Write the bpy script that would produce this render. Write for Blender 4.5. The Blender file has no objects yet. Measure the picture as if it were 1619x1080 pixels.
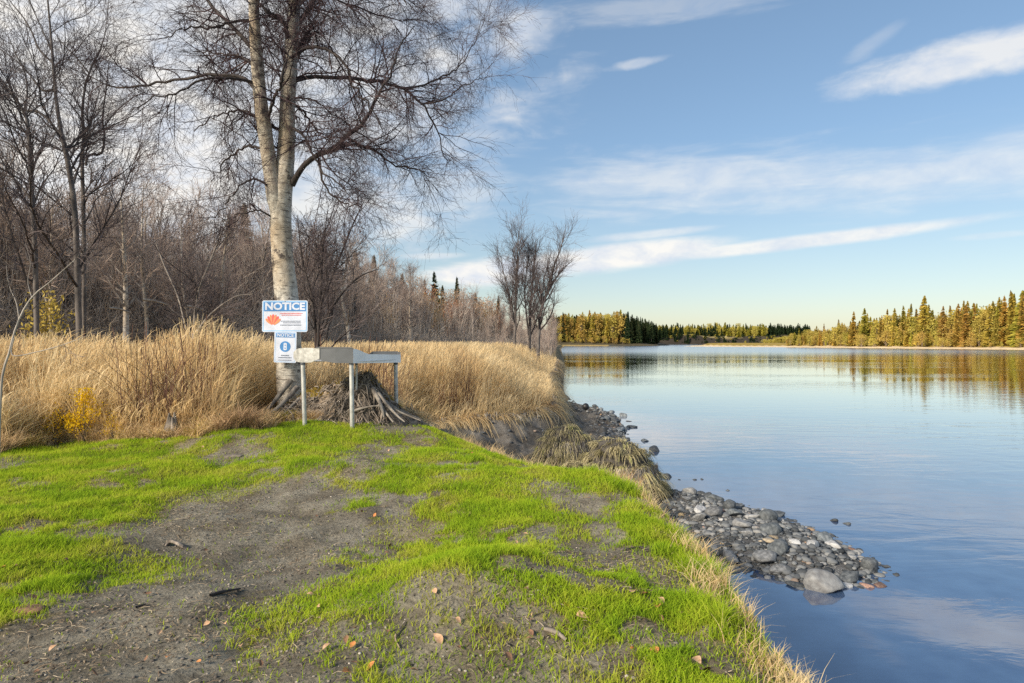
import bpy, math, random
import numpy as np
R = math.radians
sc = bpy.context.scene
col = sc.collection
rng = np.random.default_rng(7)
random.seed(7)
F, CX, HY, CZ, WL = 1000.0, 809.5, 541.5, 1.35, -1.35

# ---------------------------------------------------------------- noise / geometry helpers
def _h(ix, iy, s):
    n = (ix.astype(np.int64) * 374761393 + iy.astype(np.int64) * 668265263 + s * 1442695041) & 0x7fffffff
    n = ((n ^ (n >> 13)) * 1274126177) & 0x7fffffff
    n = n ^ (n >> 16)
    return (n & 0xffff) / 65535.0
def vnoise(x, y, s=0):
    ix = np.floor(x); iy = np.floor(y); fx = x - ix; fy = y - iy
    fx = fx * fx * (3 - 2 * fx); fy = fy * fy * (3 - 2 * fy)
    a = _h(ix, iy, s); b = _h(ix + 1, iy, s); c = _h(ix, iy + 1, s); d = _h(ix + 1, iy + 1, s)
    return (a * (1 - fx) + b * fx) * (1 - fy) + (c * (1 - fx) + d * fx) * fy
def fbm(x, y, s=0, o=4):
    r = 0; a = .5
    for i in range(o):
        r = r + a * (vnoise(x * 2 ** i, y * 2 ** i, s + i * 17) - .5); a *= .5
    return r
def sm(a, b, x):
    t = np.clip((x - a) / (b - a), 0, 1); return t * t * (3 - 2 * t)
def dist_line(x, y, pts):
    best = np.full(x.shape, 1e18)
    for (ax, ay), (bx, by) in zip(pts[:-1], pts[1:]):
        dx, dy = bx - ax, by - ay; L = dx * dx + dy * dy + 1e-12
        t = np.clip(((x - ax) * dx + (y - ay) * dy) / L, 0, 1)
        best = np.minimum(best, (x - ax - t * dx) ** 2 + (y - ay - t * dy) ** 2)
    return np.sqrt(best)
def inside(x, y, poly):
    r = np.zeros(x.shape, bool); n = len(poly)
    for i in range(n):
        x1, y1 = poly[i]; x2, y2 = poly[(i + 1) % n]
        if y1 == y2: continue
        c = ((y1 > y) != (y2 > y)) & (x < (x2 - x1) * (y - y1) / (y2 - y1) + x1)
        r ^= c
    return r
def norm(v): return v / (np.linalg.norm(v, axis=-1, keepdims=True) + 1e-12)
def at(px, py, Y): return np.array([(px - CX) * Y / F, Y, CZ - (py - HY) * Y / F])

# ---------------------------------------------------------------- plan of the land
WATER = [(1.6, -400), (1.6, -10), (1.7, 0), (1.75, 3), (1.95, 5), (2.2, 6.5), (2.35, 7.5), (2.5, 9.5), (2.55, 11), (2.5, 12.5), (2.7, 14), (3.1, 17), (3.5, 20),
         (3.9, 23), (3.5, 26), (2.9, 28), (2.8, 33), (3.2, 40), (4.6, 55), (7.5, 90), (12, 150), (20, 257), (33, 400), (40, 478), (110, 488), (141, 560), (172, 698), (192, 768), (350, 768), (700, 890), (2500, 1200)]
LIP = [(1.0, -400), (1.0, -10), (1.15, 0), (1.22, 2.7), (1.21, 3.4), (1.33, 4.4), (1.3, 5.2), (1.2, 6), (.85, 6.7), (.4, 7.5), (-.1, 8.4), (-.6, 9.3), (-1.0, 10.2), (-1.5, 11.3),
       (-2.0, 12.3), (-2.5, 13.4), (-2.4, 14.6), (-1.5, 15.6), (-.3, 16.5), (.7, 17.6), (1.15, 19), (1.35, 22), (1.5, 26), (1.8, 33), (2.6, 40), (3.9, 55), (6.3, 90),
       (10.5, 150), (18, 257), (30.5, 400), (37, 485), (110, 494), (137, 564), (166, 702), (186, 774), (350, 774), (700, 896), (2500, 1206)]
CLOSE = [(2500, 2500), (-2500, 2500), (-2500, -400)]
RB = [(118, 440), (150, 366), (165, 320), (178, 275), (188, 235), (196, 190), (204, 140), (220, 60), (240, -50), (280, -400), (2500, -400), (2500, 1190), (340, 775), (200, 560)]
SPIT = [(2.2, 7.3), (2.5, 7.6), (2.75, 7.35), (3.0, 7.0), (3.25, 6.85), (3.5, 6.85), (3.75, 6.95), (4.15, 7.05), (4.5, 7.35), (4.55, 8.0), (4.5, 8.8), (4.3, 9.6), (3.95, 10.4), (3.45, 11.2), (2.9, 11.7), (2.3, 11.8)]
def H(x, y, detail=True):
    x = np.asarray(x, float); y = np.asarray(y, float)
    inw = inside(x, y, WATER + CLOSE); inl = inside(x, y, LIP + CLOSE)
    dw = dist_line(x, y, WATER); dl = dist_line(x, y, LIP)
    top = .08 * fbm(x * .45, y * .45, 3, 3) + .20 * fbm(x * 1.25, y * 1.25, 5, 3)
    top = top + .10 * np.exp(-((x - .15) ** 2 / .8 + (y - 6.0) ** 2 / .25)) - .14 * sm(.9, 0, dl) * sm(6, 8, y) * sm(13, 11, y) - .07 * np.exp(-((x + .3) ** 2 / 1.5 + (y - 4.7) ** 2 / .2))
    top = top + .24 * np.exp(-((x + 2.7) ** 2 / 3.0 + (y - 9.0) ** 2 / 2.2)) + .22 * np.exp(-((x + .15) ** 2 / .45 + (y - 3.35) ** 2 / .3))
    top = top + .12 * np.exp(-((x + 1.6) ** 2 / .5 + (y - 6.6) ** 2 / .12)) - .16 * np.exp(-((x + 1.9) ** 2 / 1.2 + (y - 4.6) ** 2 / .8))
    top = top - .12 * sm(0, 3, y - 11 - .2 * x)
    top = top - .5 * sm(2.6, .2, dl) * sm(12.3, 14, y) * sm(60, 30, y)
    top = top + (7.5 * sm(28, 95, dw) + 2.5 * sm(80, 300, dw) * (1 + fbm(x * .01, y * .01, 9))) * sm(440, 250, y)
    top = top + (4 * sm(3, 25, dl)) * sm(440, 480, y) * sm(640, 560, y) + sm(650, 690, y) * (10.5 + 9 * fbm(x * .035, y * .02, 7, 3)) * sm(0, 16, dl + 14 * fbm(x * .09, y * .05, 8, 3)) + sm(700, 760, y) * 12 * sm(10, 400, dl)
    if detail:
        top = top + .055 * fbm(x * 5, y * 5, 11, 5) * sm(30, 10, y)
    u = dw / (dw + dl + 1e-6)
    prof = .22 * u + .78 * sm(.62, 1.0, u)
    z = np.where(inl, WL + (top - WL) * (1 - .06 * sm(.35, 0, dl)), WL + (top - WL) * .94 * prof)
    z = np.where(inw & ~inl & detail, z + (.12 + .28 * sm(10, 12, y)) * fbm(x * 2.6, y * 2.6, 21, 5) * np.minimum(1, dw * 2), z)
    z = np.where(inw, z, WL - np.minimum(.02 + .3 * dw, 2.5))
    # stony spit
    ds = dist_line(x, y, SPIT + [SPIT[0]]); ins = inside(x, y, SPIT)
    zs = np.where(ins, WL - .03 + .16 * sm(0, .8, ds), WL - .03 - .3 * ds)
    z = np.maximum(z, zs)
    # right bank
    dr = dist_line(x, y, RB + [RB[0]]); inr = inside(x, y, RB)
    zr = WL + np.minimum(dr * .09, .7) + 1.6 * sm(9, 16, dr) + 2 * sm(60, 300, dr) + .5 * fbm(x * .1, y * .1, 33)
    z = np.where(inr, np.maximum(z, np.where(dr < 7, WL + dr * .09, zr)), z)
    return z
def h1(x, y): return float(H(np.array([x]), np.array([y]))[0])
_Ys = np.exp(np.linspace(math.log(1.4), math.log(300), 900))
def ground(px, py):
    X = (px - CX) / F * _Ys; Z = CZ - (py - HY) / F * _Ys
    g = H(X, _Ys); k = np.argmax(Z <= g)
    return X[k], _Ys[k], g[k]

# ---------------------------------------------------------------- mesh helpers
class MB:
    def __init__(s): s.V = []; s.F = []; s.S = []; s.M = []; s.A = []; s.B = []; s.n = 0
    def add(s, V, F, mat=0, rnd=None, t=None):
        V = np.asarray(V, float).reshape(-1, 3); F = np.asarray(F, np.int64)
        s.V.append(V); s.F.append((F + s.n).ravel()); s.S.append(np.full(len(F), F.shape[1])); s.M.append(np.full(len(F), mat))
        s.A.append(np.zeros(len(V)) if rnd is None else np.broadcast_to(rnd, (len(V),))); s.B.append(np.zeros(len(V)) if t is None else np.broadcast_to(t, (len(V),)))
        s.n += len(V); return s
    def mesh(s, name, mats, smooth=False, colors=None):
        me = bpy.data.meshes.new(name)
        V = np.concatenate(s.V).astype(np.float32); Fl = np.concatenate(s.F).astype(np.int32); S = np.concatenate(s.S)
        me.vertices.add(len(V)); me.vertices.foreach_set('co', V.ravel())
        me.loops.add(len(Fl)); me.loops.foreach_set('vertex_index', Fl)
        me.polygons.add(len(S)); me.polygons.foreach_set('loop_start', np.concatenate([[0], np.cumsum(S)[:-1]]).astype(np.int32))
        for m in mats: me.materials.append(m)
        me.polygons.foreach_set('material_index', np.concatenate(s.M).astype(np.int32))
        me.polygons.foreach_set('use_smooth', np.full(len(S), smooth))
        for nm, arr in (('rnd', s.A), ('ht', s.B)):
            a = me.attributes.new(nm, 'FLOAT', 'POINT'); a.data.foreach_set('value', np.concatenate(arr).astype(np.float32))
        if colors is not None:
            a = me.attributes.new('tone', 'FLOAT_COLOR', 'POINT'); a.data.foreach_set('color', colors.astype(np.float32).ravel())
        me.update(calc_edges=True); return me
def ribbon(mb, P, W, side, mat=0, rnd=None):
    M, n, _ = P.shape; side = np.broadcast_to(side[:, None, :] if side.ndim == 2 else side, P.shape)
    V = np.stack([P - side * W[..., None] / 2, P + side * W[..., None] / 2], 2)
    i = np.arange(M)[:, None] * (2 * n) + np.arange(n - 1)[None] * 2
    Fq = np.stack([i, i + 1, i + 3, i + 2], -1).reshape(-1, 4)
    t = np.broadcast_to(np.linspace(0, 1, n)[None, :, None], (M, n, 2)).ravel()
    r = np.repeat(rng.random(M) if rnd is None else rnd, 2 * n)
    mb.add(V, Fq, mat, r, t)
def tube(mb, P, Rr, k=3, mat=0, rnd=None, wob=0):
    M, n, _ = P.shape
    T = np.empty_like(P); T[:, 1:-1] = P[:, 2:] - P[:, :-2]; T[:, 0] = P[:, 1] - P[:, 0]; T[:, -1] = P[:, -1] - P[:, -2]
    T = norm(T); ref = np.array([.31, .87, .38]); U = norm(np.cross(T, ref)); W = np.cross(T, U)
    a = np.arange(k) * 2 * math.pi / k
    rr = Rr[:, :, None] * np.ones(k)
    if wob: rr = rr * (1 + wob * (rng.random(rr.shape) - .5))
    V = P[:, :, None] + rr[..., None] * (np.cos(a)[:, None] * U[:, :, None] + np.sin(a)[:, None] * W[:, :, None])
    b = (np.arange(M)[:, None] * n + np.arange(n - 1)[None])[..., None] * k
    j = np.arange(k); j2 = (j + 1) % k
    Fq = np.stack([b + j, b + j2, b + k + j2, b + k + j], -1).reshape(-1, 4)
    t = np.broadcast_to(np.linspace(0, 1, n)[None, :, None], (M, n, k)).ravel()
    mb.add(V, Fq, mat, np.repeat(rng.random(M) if rnd is None else rnd, n * k), t)
def resample(pts, rad, n):
    pts = np.asarray(pts, float); rad = np.asarray(rad, float)
    m = len(pts); k = 12; out = []; ro = []
    for i in range(m - 1):
        p0 = pts[max(i - 1, 0)]; p1 = pts[i]; p2 = pts[i + 1]; p3 = pts[min(i + 2, m - 1)]
        for j in range(k):
            t = j / k
            out.append(.5 * ((2 * p1) + (-p0 + p2) * t + (2 * p0 - 5 * p1 + 4 * p2 - p3) * t * t + (-p0 + 3 * p1 - 3 * p2 + p3) * t ** 3)); ro.append(rad[i] * (1 - t) + rad[i + 1] * t)
    out.append(pts[-1]); ro.append(rad[-1]); out = np.array(out); ro = np.array(ro)
    s = np.concatenate([[0], np.cumsum(np.linalg.norm(np.diff(out, axis=0), axis=1))]); q = np.linspace(0, s[-1], n)
    return np.stack([np.interp(q, s, out[:, c]) for c in range(3)], 1), np.interp(q, s, ro)
def spawn(P, Rr, count, tmin, tmax, length, ang, n, trop=0., droop=0., noise=.15, rk=.6, rtip=.002, r=None, up=None, tpow=1., rmax=1e9):
    r = r or rng
    M, m, _ = P.shape
    Ls = np.linalg.norm(np.diff(P, axis=1), axis=2).sum(1); w = Ls / Ls.sum()
    idx = r.choice(M, count, p=w); t = tmin + (tmax - tmin) * r.random(count) ** tpow
    f = t * (m - 1); k = np.minimum(f.astype(int), m - 2); fr = (f - k)[:, None]
    base = P[idx, k] * (1 - fr) + P[idx, k + 1] * fr; tan = norm(P[idx, k + 1] - P[idx, k]); pr = Rr[idx, k] * (1 - fr[:, 0]) + Rr[idx, k + 1] * fr[:, 0]
    q = r.normal(size=(count, 3)); 
    if up is not None: q[:, 2] += up
    q = q - (q * tan).sum(1, keepdims=True) * tan; q = norm(q)
    A = np.radians(ang[0] + (ang[1] - ang[0]) * r.random(count))[:, None]
    d = np.cos(A) * tan + np.sin(A) * q
    L = (length(t, Ls[idx]) if callable(length) else length) * (.6 + .8 * r.random(count))
    st = (L / (n - 1))[:, None]; out = np.empty((count, n, 3)); out[:, 0] = base
    for j in range(1, n):
        out[:, j] = out[:, j - 1] + d * st
        g = trop - droop * (j / n)
        d = norm(d + np.array([0, 0, 1.]) * g + noise * r.normal(size=(count, 3)))
    R0 = np.minimum(np.maximum(pr * rk, rtip), rmax)
    RR = R0[:, None] * (1 - np.linspace(0, 1, n)[None] ** 1.2) + rtip * np.linspace(0, 1, n)[None]
    return out, RR

# ---------------------------------------------------------------- material helpers
def newmat(name):
    m = bpy.data.materials.new(name); m.use_nodes = True; nt = m.node_tree; nt.nodes.clear()
    return m, nt, nt.nodes.new, nt.links.new
def ramp(nt, stops, interp='LINEAR'):
    n = nt.nodes.new('ShaderNodeValToRGB'); cr = n.color_ramp; cr.interpolation = interp
    while len(cr.elements) < len(stops): cr.elements.new(.5)
    for e, (p, c) in zip(cr.elements, stops): e.position = p; e.color = (*c, 1)
    return n
def leafmat(name, stops, hstops=None, trans=.35, objrand=0.0, gloss=0.03, emix=.5, nscale=0):
    """stops: colour across random id; hstops: colour along the blade, mixed by emix"""
    m, nt, N, L = newmat(name)
    out = N('ShaderNodeOutputMaterial'); a = N('ShaderNodeAttribute'); a.attribute_name = 'rnd'
    rp = ramp(nt, stops); L(a.outputs['Fac'], rp.inputs[0]); c = rp.outputs[0]
    if nscale:
        geo = N('ShaderNodeNewGeometry'); nz = N('ShaderNodeTexNoise'); nz.inputs['Scale'].default_value = nscale; nz.inputs['Detail'].default_value = 3; L(geo.outputs['Position'], nz.inputs['Vector'])
        md = N('ShaderNodeMath'); md.operation = 'MULTIPLY_ADD'; md.inputs[1].default_value = .38; L(a.outputs['Fac'], md.inputs[0])
        m2 = N('ShaderNodeMapRange'); m2.inputs[1].default_value = .36; m2.inputs[2].default_value = .64; m2.inputs[3].default_value = 0; m2.inputs[4].default_value = .62; L(nz.outputs[0], m2.inputs[0])
        L(m2.outputs[0], md.inputs[2]); L(md.outputs[0], rp.inputs[0])
    if hstops:
        b = N('ShaderNodeAttribute'); b.attribute_name = 'ht'; r2 = ramp(nt, hstops); L(b.outputs['Fac'], r2.inputs[0])
        mx = N('ShaderNodeMixRGB'); mx.inputs[0].default_value = emix; L(c, mx.inputs[1]); L(r2.outputs[0], mx.inputs[2]); c = mx.outputs[0]
    if objrand:
        oi = N('ShaderNodeObjectInfo'); hs = N('ShaderNodeHueSaturation')
        m1 = N('ShaderNodeMapRange'); m1.inputs[3].default_value = .5 - objrand * .06; m1.inputs[4].default_value = .5 + objrand * .05; L(oi.outputs['Random'], m1.inputs[0])
        m3 = N('ShaderNodeMath'); m3.operation = 'MULTIPLY'; m3.inputs[1].default_value = 7.31; L(oi.outputs['Random'], m3.inputs[0]); m4 = N('ShaderNodeMath'); m4.operation = 'FRACT'; L(m3.outputs[0], m4.inputs[0])
        m5 = N('ShaderNodeMapRange'); m5.inputs[3].default_value = 1 - objrand * .5; m5.inputs[4].default_value = 1 + objrand * .5; L(m4.outputs[0], m5.inputs[0])
        L(m1.outputs[0], hs.inputs['Hue']); L(m5.outputs[0], hs.inputs['Value']); L(c, hs.inputs['Color']); c = hs.outputs[0]
    d = N('ShaderNodeBsdfDiffuse'); tr = N('ShaderNodeBsdfTranslucent'); mx = N('ShaderNodeMixShader'); mx.inputs[0].default_value = trans
    L(c, d.inputs[0]); L(c, tr.inputs[0]); L(d.outputs[0], mx.inputs[1]); L(tr.outputs[0], mx.inputs[2])
    L(mx.outputs[0], out.inputs[0]); return m
def solid(name, c1, c2, scale=8, rough=.8, metal=0, bump=.3, stretch=(1, 1, 1), detail=6, bdist=.02, objrand=0, lo=.35, hi=.65):
    m, nt, N, L = newmat(name)
    out = N('ShaderNodeOutputMaterial'); p = N('ShaderNodeBsdfPrincipled'); tc = N('ShaderNodeTexCoord'); mp = N('ShaderNodeMapping'); mp.inputs['Scale'].default_value = stretch
    nz = N('ShaderNodeTexNoise'); nz.inputs['Scale'].default_value = scale; nz.inputs['Detail'].default_value = detail
    L(tc.outputs['Object'], mp.inputs[0]); L(mp.outputs[0], nz.inputs['Vector']); rp = ramp(nt, [(lo, c1), (hi, c2)]); L(nz.outputs[0], rp.inputs[0]); c = rp.outputs[0]
    if objrand:
        oi = N('ShaderNodeObjectInfo'); hs = N('ShaderNodeHueSaturation'); m1 = N('ShaderNodeMapRange'); m1.inputs[3].default_value = 1 - objrand; m1.inputs[4].default_value = 1 + objrand
        L(oi.outputs['Random'], m1.inputs[0]); L(m1.outputs[0], hs.inputs['Value']); L(c, hs.inputs['Color']); c = hs.outputs[0]
    L(c, p.inputs['Base Color']); p.inputs['Roughness'].default_value = rough; p.inputs['Metallic'].default_value = metal
    if bump:
        b = N('ShaderNodeBump'); b.inputs['Strength'].default_value = bump; b.inputs['Distance'].default_value = bdist; L(nz.outputs[0], b.inputs['Height']); L(b.outputs[0], p.inputs['Normal'])
    L(p.outputs[0], out.inputs[0]); return m

# ---------------------------------------------------------------- object helpers
def tag(o, label=None, cat=None, group=None, kind=None):
    for k, v in (('label', label), ('category', cat), ('group', group), ('kind', kind)):
        if v: o[k] = v
    return o
def link(name, me, parent=None, loc=None):
    o = bpy.data.objects.new(name, me); col.objects.link(o)
    if parent: o.parent = parent
    if loc is not None: o.location = loc
    return o
def empty(name, loc=(0, 0, 0), rz=0):
    o = bpy.data.objects.new(name, None); col.objects.link(o); o.location = loc; o.rotation_euler = (0, 0, rz); o.empty_display_size = .1; return o
def box(mb, x0, x1, y0, y1, z0, z1, mat=0):
    V = [(x, y, z) for x in (x0, x1) for y in (y0, y1) for z in (z0, z1)]
    mb.add(V, [(0, 1, 3, 2), (4, 6, 7, 5), (0, 4, 5, 1), (2, 3, 7, 6), (0, 2, 6, 4), (1, 5, 7, 3)], mat)

# ---------------------------------------------------------------- ground sheet
lawn_polys = [  # outline seen in the picture, cover 0..1, laid out on the ground below
    ([(0, 1085), (0, 1000), (60, 975), (140, 905), (165, 860), (230, 820), (290, 785), (400, 770), (480, 752), (520, 762), (600, 775), (700, 790), (640, 820), (585, 850), (540, 890), (490, 925), (430, 960), (400, 1010), (395, 1085)], .02),
    ([(-300, 1085), (-300, 1040), (0, 1000), (0, 1085)], .1),
    ([(400, 1085), (400, 1010), (430, 960), (490, 925), (540, 890), (620, 890), (570, 960), (560, 1010), (540, 1085)], .3),
    ([(540, 1085), (560, 1010), (575, 960), (620, 905), (720, 905), (800, 925), (860, 960), (900, 1000), (960, 1040), (1020, 1085)], .13),
    ([(830, 758), (880, 762), (955, 785), (985, 812), (930, 825), (880, 810), (840, 790)], .05),
    ([(500, 738), (530, 716), (600, 705), (655, 705), (650, 716), (600, 730), (545, 736), (520, 760), (440, 770)], .08),
    ([(315, 716), (360, 702), (415, 704), (422, 716), (380, 733), (318, 732)], .06),
    ([(850, 830), (950, 820), (1000, 870), (930, 930), (850, 900)], .42),
    ([(250, 790), (330, 770), (480, 742), (520, 760), (400, 785), (290, 800), (240, 822)], .3),
    ([(-50, 722), (40, 724), (48, 738), (-50, 745)], .03),
    ([(590, 668), (650, 664), (670, 678), (620, 692), (585, 684)], .08),
    ([(770, 935), (850, 925), (900, 960), (860, 975), (800, 950)], .4),
    ([(680, 755), (730, 752), (735, 766), (690, 770)], .25),
    ([(185, 895), (225, 878), (262, 882), (265, 905), (235, 925), (190, 922)], .95),
    ([(530, 795), (560, 783), (590, 788), (588, 802), (560, 812), (528, 806)], .95),
    ([(400, 1000), (440, 975), (470, 1000), (430, 1030), (398, 1025)], .95),
    ([(480, 950), (520, 920), (600, 930), (615, 965), (560, 985), (490, 975)], .8),
    ([(545, 1040), (620, 1050), (640, 1085), (540, 1085)], .7),
    ([(760, 970), (810, 965), (815, 995), (765, 1000)], .9),
]
_gp = []
for poly, d in lawn_polys:
    _gp.append(([tuple(ground(a, min(b, 1075))[:2]) if b < 1080 else tuple(np.array(ground(a, 1075)[:2]) * .7) for a, b in poly], d))
EDGE_PX = [-400, -200, 0, 100, 200, 300, 400, 470, 560, 620, 660, 700]
EDGE_Y = []
for a, b in zip(EDGE_PX, [735, 725, 712, 700, 696, 690, 676, 668, 664, 660, 657, 655]):
    EDGE_Y.append(ground(a, b)[1])
print('edge', [round(float(v), 2) for v in EDGE_Y])
EDGE_X = [(a - CX) / F * y for a, y in zip(EDGE_PX, EDGE_Y)]
def edge_of(x, y):   # distance of the lawn's far edge along the same bearing
    return np.interp(np.arctan2(x, np.maximum(y, .1)), np.arctan((np.array(EDGE_PX) - CX) / F), EDGE_Y)
def cover(x, y):
    g_ = np.random.default_rng(1); sp_ = .03 + .11 * vnoise(x * .9, y * .9, 58)
    nx = x + .34 * fbm(x * 2.2, y * 2.2, 51, 5) + sp_ * g_.normal(size=x.shape); ny = y + .42 * fbm(x * 2.2, y * 2.2, 52, 5) + sp_ * 1.3 * g_.normal(size=x.shape)
    d = np.ones(x.shape)
    for poly, v in _gp:
        P = np.array(poly); b = (nx > P[:, 0].min()) & (nx < P[:, 0].max()) & (ny > P[:, 1].min()) & (ny < P[:, 1].max())
        if b.any():
            k = np.zeros(x.shape, bool); k[b] = inside(nx[b], ny[b], poly); d[k] = v
    n = vnoise(x * 1.5, y * 1.5, 61) * .4 + vnoise(x * 4.5, y * 4.5, 62) * .35 + vnoise(x * 13, y * 13, 63) * .25
    right = sm(-1.2, .4, x) * sm(7.5, 6.0, y)
    return np.clip(d * (.16 + .84 * sm(.31 + .07 * right, .47 + .07 * right, n)), 0, 1)
def lawn_region(x, y):
    return inside(x, y, LIP + CLOSE) & (y < edge_of(x, y) + .55 * fbm(x * 2, y * 2, 71, 5)) & (y < 14)

nG = 900
def axis(n, a, far_lo, far_hi, c):
    u = np.linspace(-math.asinh((c - far_lo) / a), math.asinh((far_hi - c) / a), n); return c + a * np.sinh(u)
gx = axis(nG, 2.2, -1900, 1900, -.4); gy = axis(nG, 2.6, -300, 2300, 4.2)
X, Y = np.meshgrid(gx, gy); x = X.ravel(); y = Y.ravel()
z = H(x, y)
inl = inside(x, y, LIP + CLOSE); inw = inside(x, y, WATER + CLOSE); dw = dist_line(x, y, WATER); lr = lawn_region(x, y)
C = np.zeros((len(x), 4)); C[:, 3] = 1
def setc(mask, c, jitter=.25, f=1.5, s=81):
    k = 1 + jitter * 2 * fbm(x[mask] * f, y[mask] * f, s, 4); C[mask, :3] = np.array(c)[None] * k[:, None]
allm = np.ones(len(x), bool)
setc(allm, (.10, .085, .05))                                   # forest floor
setc(inl & (y < 45) & ~lr, (.20, .14, .065))                      # tall-grass floor
mud = inw & ~inl & (y < 60); setc(mud, (.15, .14, .125), .8, 3.2)
setc(~inw, (.07, .08, .08), .3, 3)
spit = inside(x, y, SPIT); setc(spit, (.14, .145, .15), .4, 6)
bankface = mud & (y < 7.6); setc(bankface, (.19, .15, .09))
cv = np.zeros(len(x)); k = lr & (y > 0) ; cv[k] = cover(x[k], y[k]); cv[lr & (y <= 0)] = .9
dirt = np.array([.225, .208, .165]); th = np.array([.25, .25, .06])
kk = (1 + .5 * fbm(x[lr] * 2.5, y[lr] * 2.5, 91, 5))[:, None]
w = sm(.02, .7, cv[lr])[:, None]
C[lr, :3] = (dirt * (1 - w) + th * w) * kk
litter = sm(.5, .62, vnoise(x * 1.1, y * 1.1, 95)) * sm(.02, .3, cv) * (1 - sm(.5, .8, cv))
C[lr, :3] = C[lr, :3] * (1 - .5 * litter[lr][:, None]) + .5 * litter[lr][:, None] * np.array([.26, .19, .11])
dr = dist_line(x, y, RB + [RB[0]]); inr = inside(x, y, RB)
setc(inr & (dr < 9), (.72, .58, .38), .2, .05); setc(inr & (dr >= 9), (.34, .25, .06), .3, .05)
bl = inw & (y > 560) & (y < 900) & (dw < 18); setc(bl, (.05, .043, .035), .4, .08); setc(inw & (y > 640) & (dw >= 18) & (dw < 34) & (x > 215) & (x < 290), (.5, .42, .2), .3, .03)
setc(inw & (y > 430) & (y < 560) & (dw < 5) & (x < 85), (.50, .38, .16), .2, .1)
setc(inw & (y > 60) & (y < 430) & (dw < 3), (.26, .2, .11), .2, .1)
i = np.arange(nG - 1)[:, None] * nG + np.arange(nG - 1)[None]
Fq = np.stack([i, i + 1, i + nG + 1, i + nG], -1).reshape(-1, 4)
m, nt, N, L = newmat('ground_soil')
out = N('ShaderNodeOutputMaterial'); p = N('ShaderNodeBsdfPrincipled'); a = N('ShaderNodeAttribute'); a.attribute_name = 'tone'; geo = N('ShaderNodeNewGeometry')
n1 = N('ShaderNodeTexNoise'); n1.inputs['Scale'].default_value = 26; n1.inputs['Detail'].default_value = 9; n1.inputs['Roughness'].default_value = .72
n2 = N('ShaderNodeTexVoronoi'); n2.inputs['Scale'].default_value = 55; n3 = N('ShaderNodeTexNoise'); n3.inputs['Scale'].default_value = 3.1; n3.inputs['Detail'].default_value = 6
for n in (n1, n2, n3): L(geo.outputs['Position'], n.inputs['Vector'])
r1 = ramp(nt, [(.3, (.30, .28, .26)), (.46, (.78, .77, .75)), (.56, (1, 1, 1)), (.72, (1.0, .96, .88))]); L(n1.outputs[0], r1.inputs[0])
m1 = N('ShaderNodeMixRGB'); m1.blend_type = 'MULTIPLY'; m1.inputs[0].default_value = .9; L(a.outputs['Color'], m1.inputs[1]); L(r1.outputs[0], m1.inputs[2])
r3 = ramp(nt, [(.38, (.60, .57, .54)), (.62, (1.0, 1.0, 1.0))]); L(n3.outputs[0], r3.inputs[0])
m2 = N('ShaderNodeMixRGB'); m2.blend_type = 'MULTIPLY'; m2.inputs[0].default_value = 1; L(m1.outputs[0], m2.inputs[1]); L(r3.outputs[0], m2.inputs[2])
mul = N('ShaderNodeMixRGB'); mul.blend_type = 'MULTIPLY'; mul.inputs[0].default_value = 1; mul.inputs[2].default_value = (1.25, 1.25, 1.25, 1); L(m2.outputs[0], mul.inputs[1])
L(mul.outputs[0], p.inputs['Base Color']); p.inputs['Roughness'].default_value = .93; p.inputs['Specular IOR Level'].default_value = .2
b = N('ShaderNodeBump'); b.inputs['Strength'].default_value = .8; b.inputs['Distance'].default_value = .03; L(n1.outputs[0], b.inputs['Height'])
b2 = N('ShaderNodeBump'); b2.inputs['Strength'].default_value = .35; b2.inputs['Distance'].default_value = .015; L(n2.outputs[0], b2.inputs['Height']); L(b.outputs[0], b2.inputs['Normal'])
L(b2.outputs[0], p.inputs['Normal']); L(p.outputs[0], out.inputs[0]); M_ground = m
mb = MB(); mb.add(np.stack([x, y, z], 1), Fq)
tag(link('ground', mb.mesh('ground', [M_ground], True, C)), kind='structure')

# ---------------------------------------------------------------- river
m, nt, N, L = newmat('river_water')
out = N('ShaderNodeOutputMaterial'); geo = N('ShaderNodeNewGeometry'); mp = N('ShaderNodeMapping'); mp.inputs['Scale'].default_value = (.55, 1.5, 1); mp.inputs['Rotation'].default_value = (0, 0, R(12)); L(geo.outputs['Position'], mp.inputs[0])
w1 = N('ShaderNodeTexNoise'); w1.inputs['Scale'].default_value = 1.3; w1.inputs['Detail'].default_value = 5; w1.inputs['Roughness'].default_value = .55; w1.inputs['Distortion'].default_value = .6; L(mp.outputs[0], w1.inputs['Vector'])
w2 = N('ShaderNodeTexNoise'); w2.inputs['Scale'].default_value = .06; w2.inputs['Detail'].default_value = 3; L(mp.outputs[0], w2.inputs['Vector'])
rr = N('ShaderNodeMapRange'); rr.inputs[1].default_value = .42; rr.inputs[2].default_value = .62; rr.inputs[3].default_value = .07; rr.inputs[4].default_value = .38; L(w2.outputs[0], rr.inputs[0])
b = N('ShaderNodeBump'); b.inputs['Distance'].default_value = .035; L(rr.outputs[0], b.inputs['Strength']); L(w1.outputs[0], b.inputs['Height'])
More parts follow.
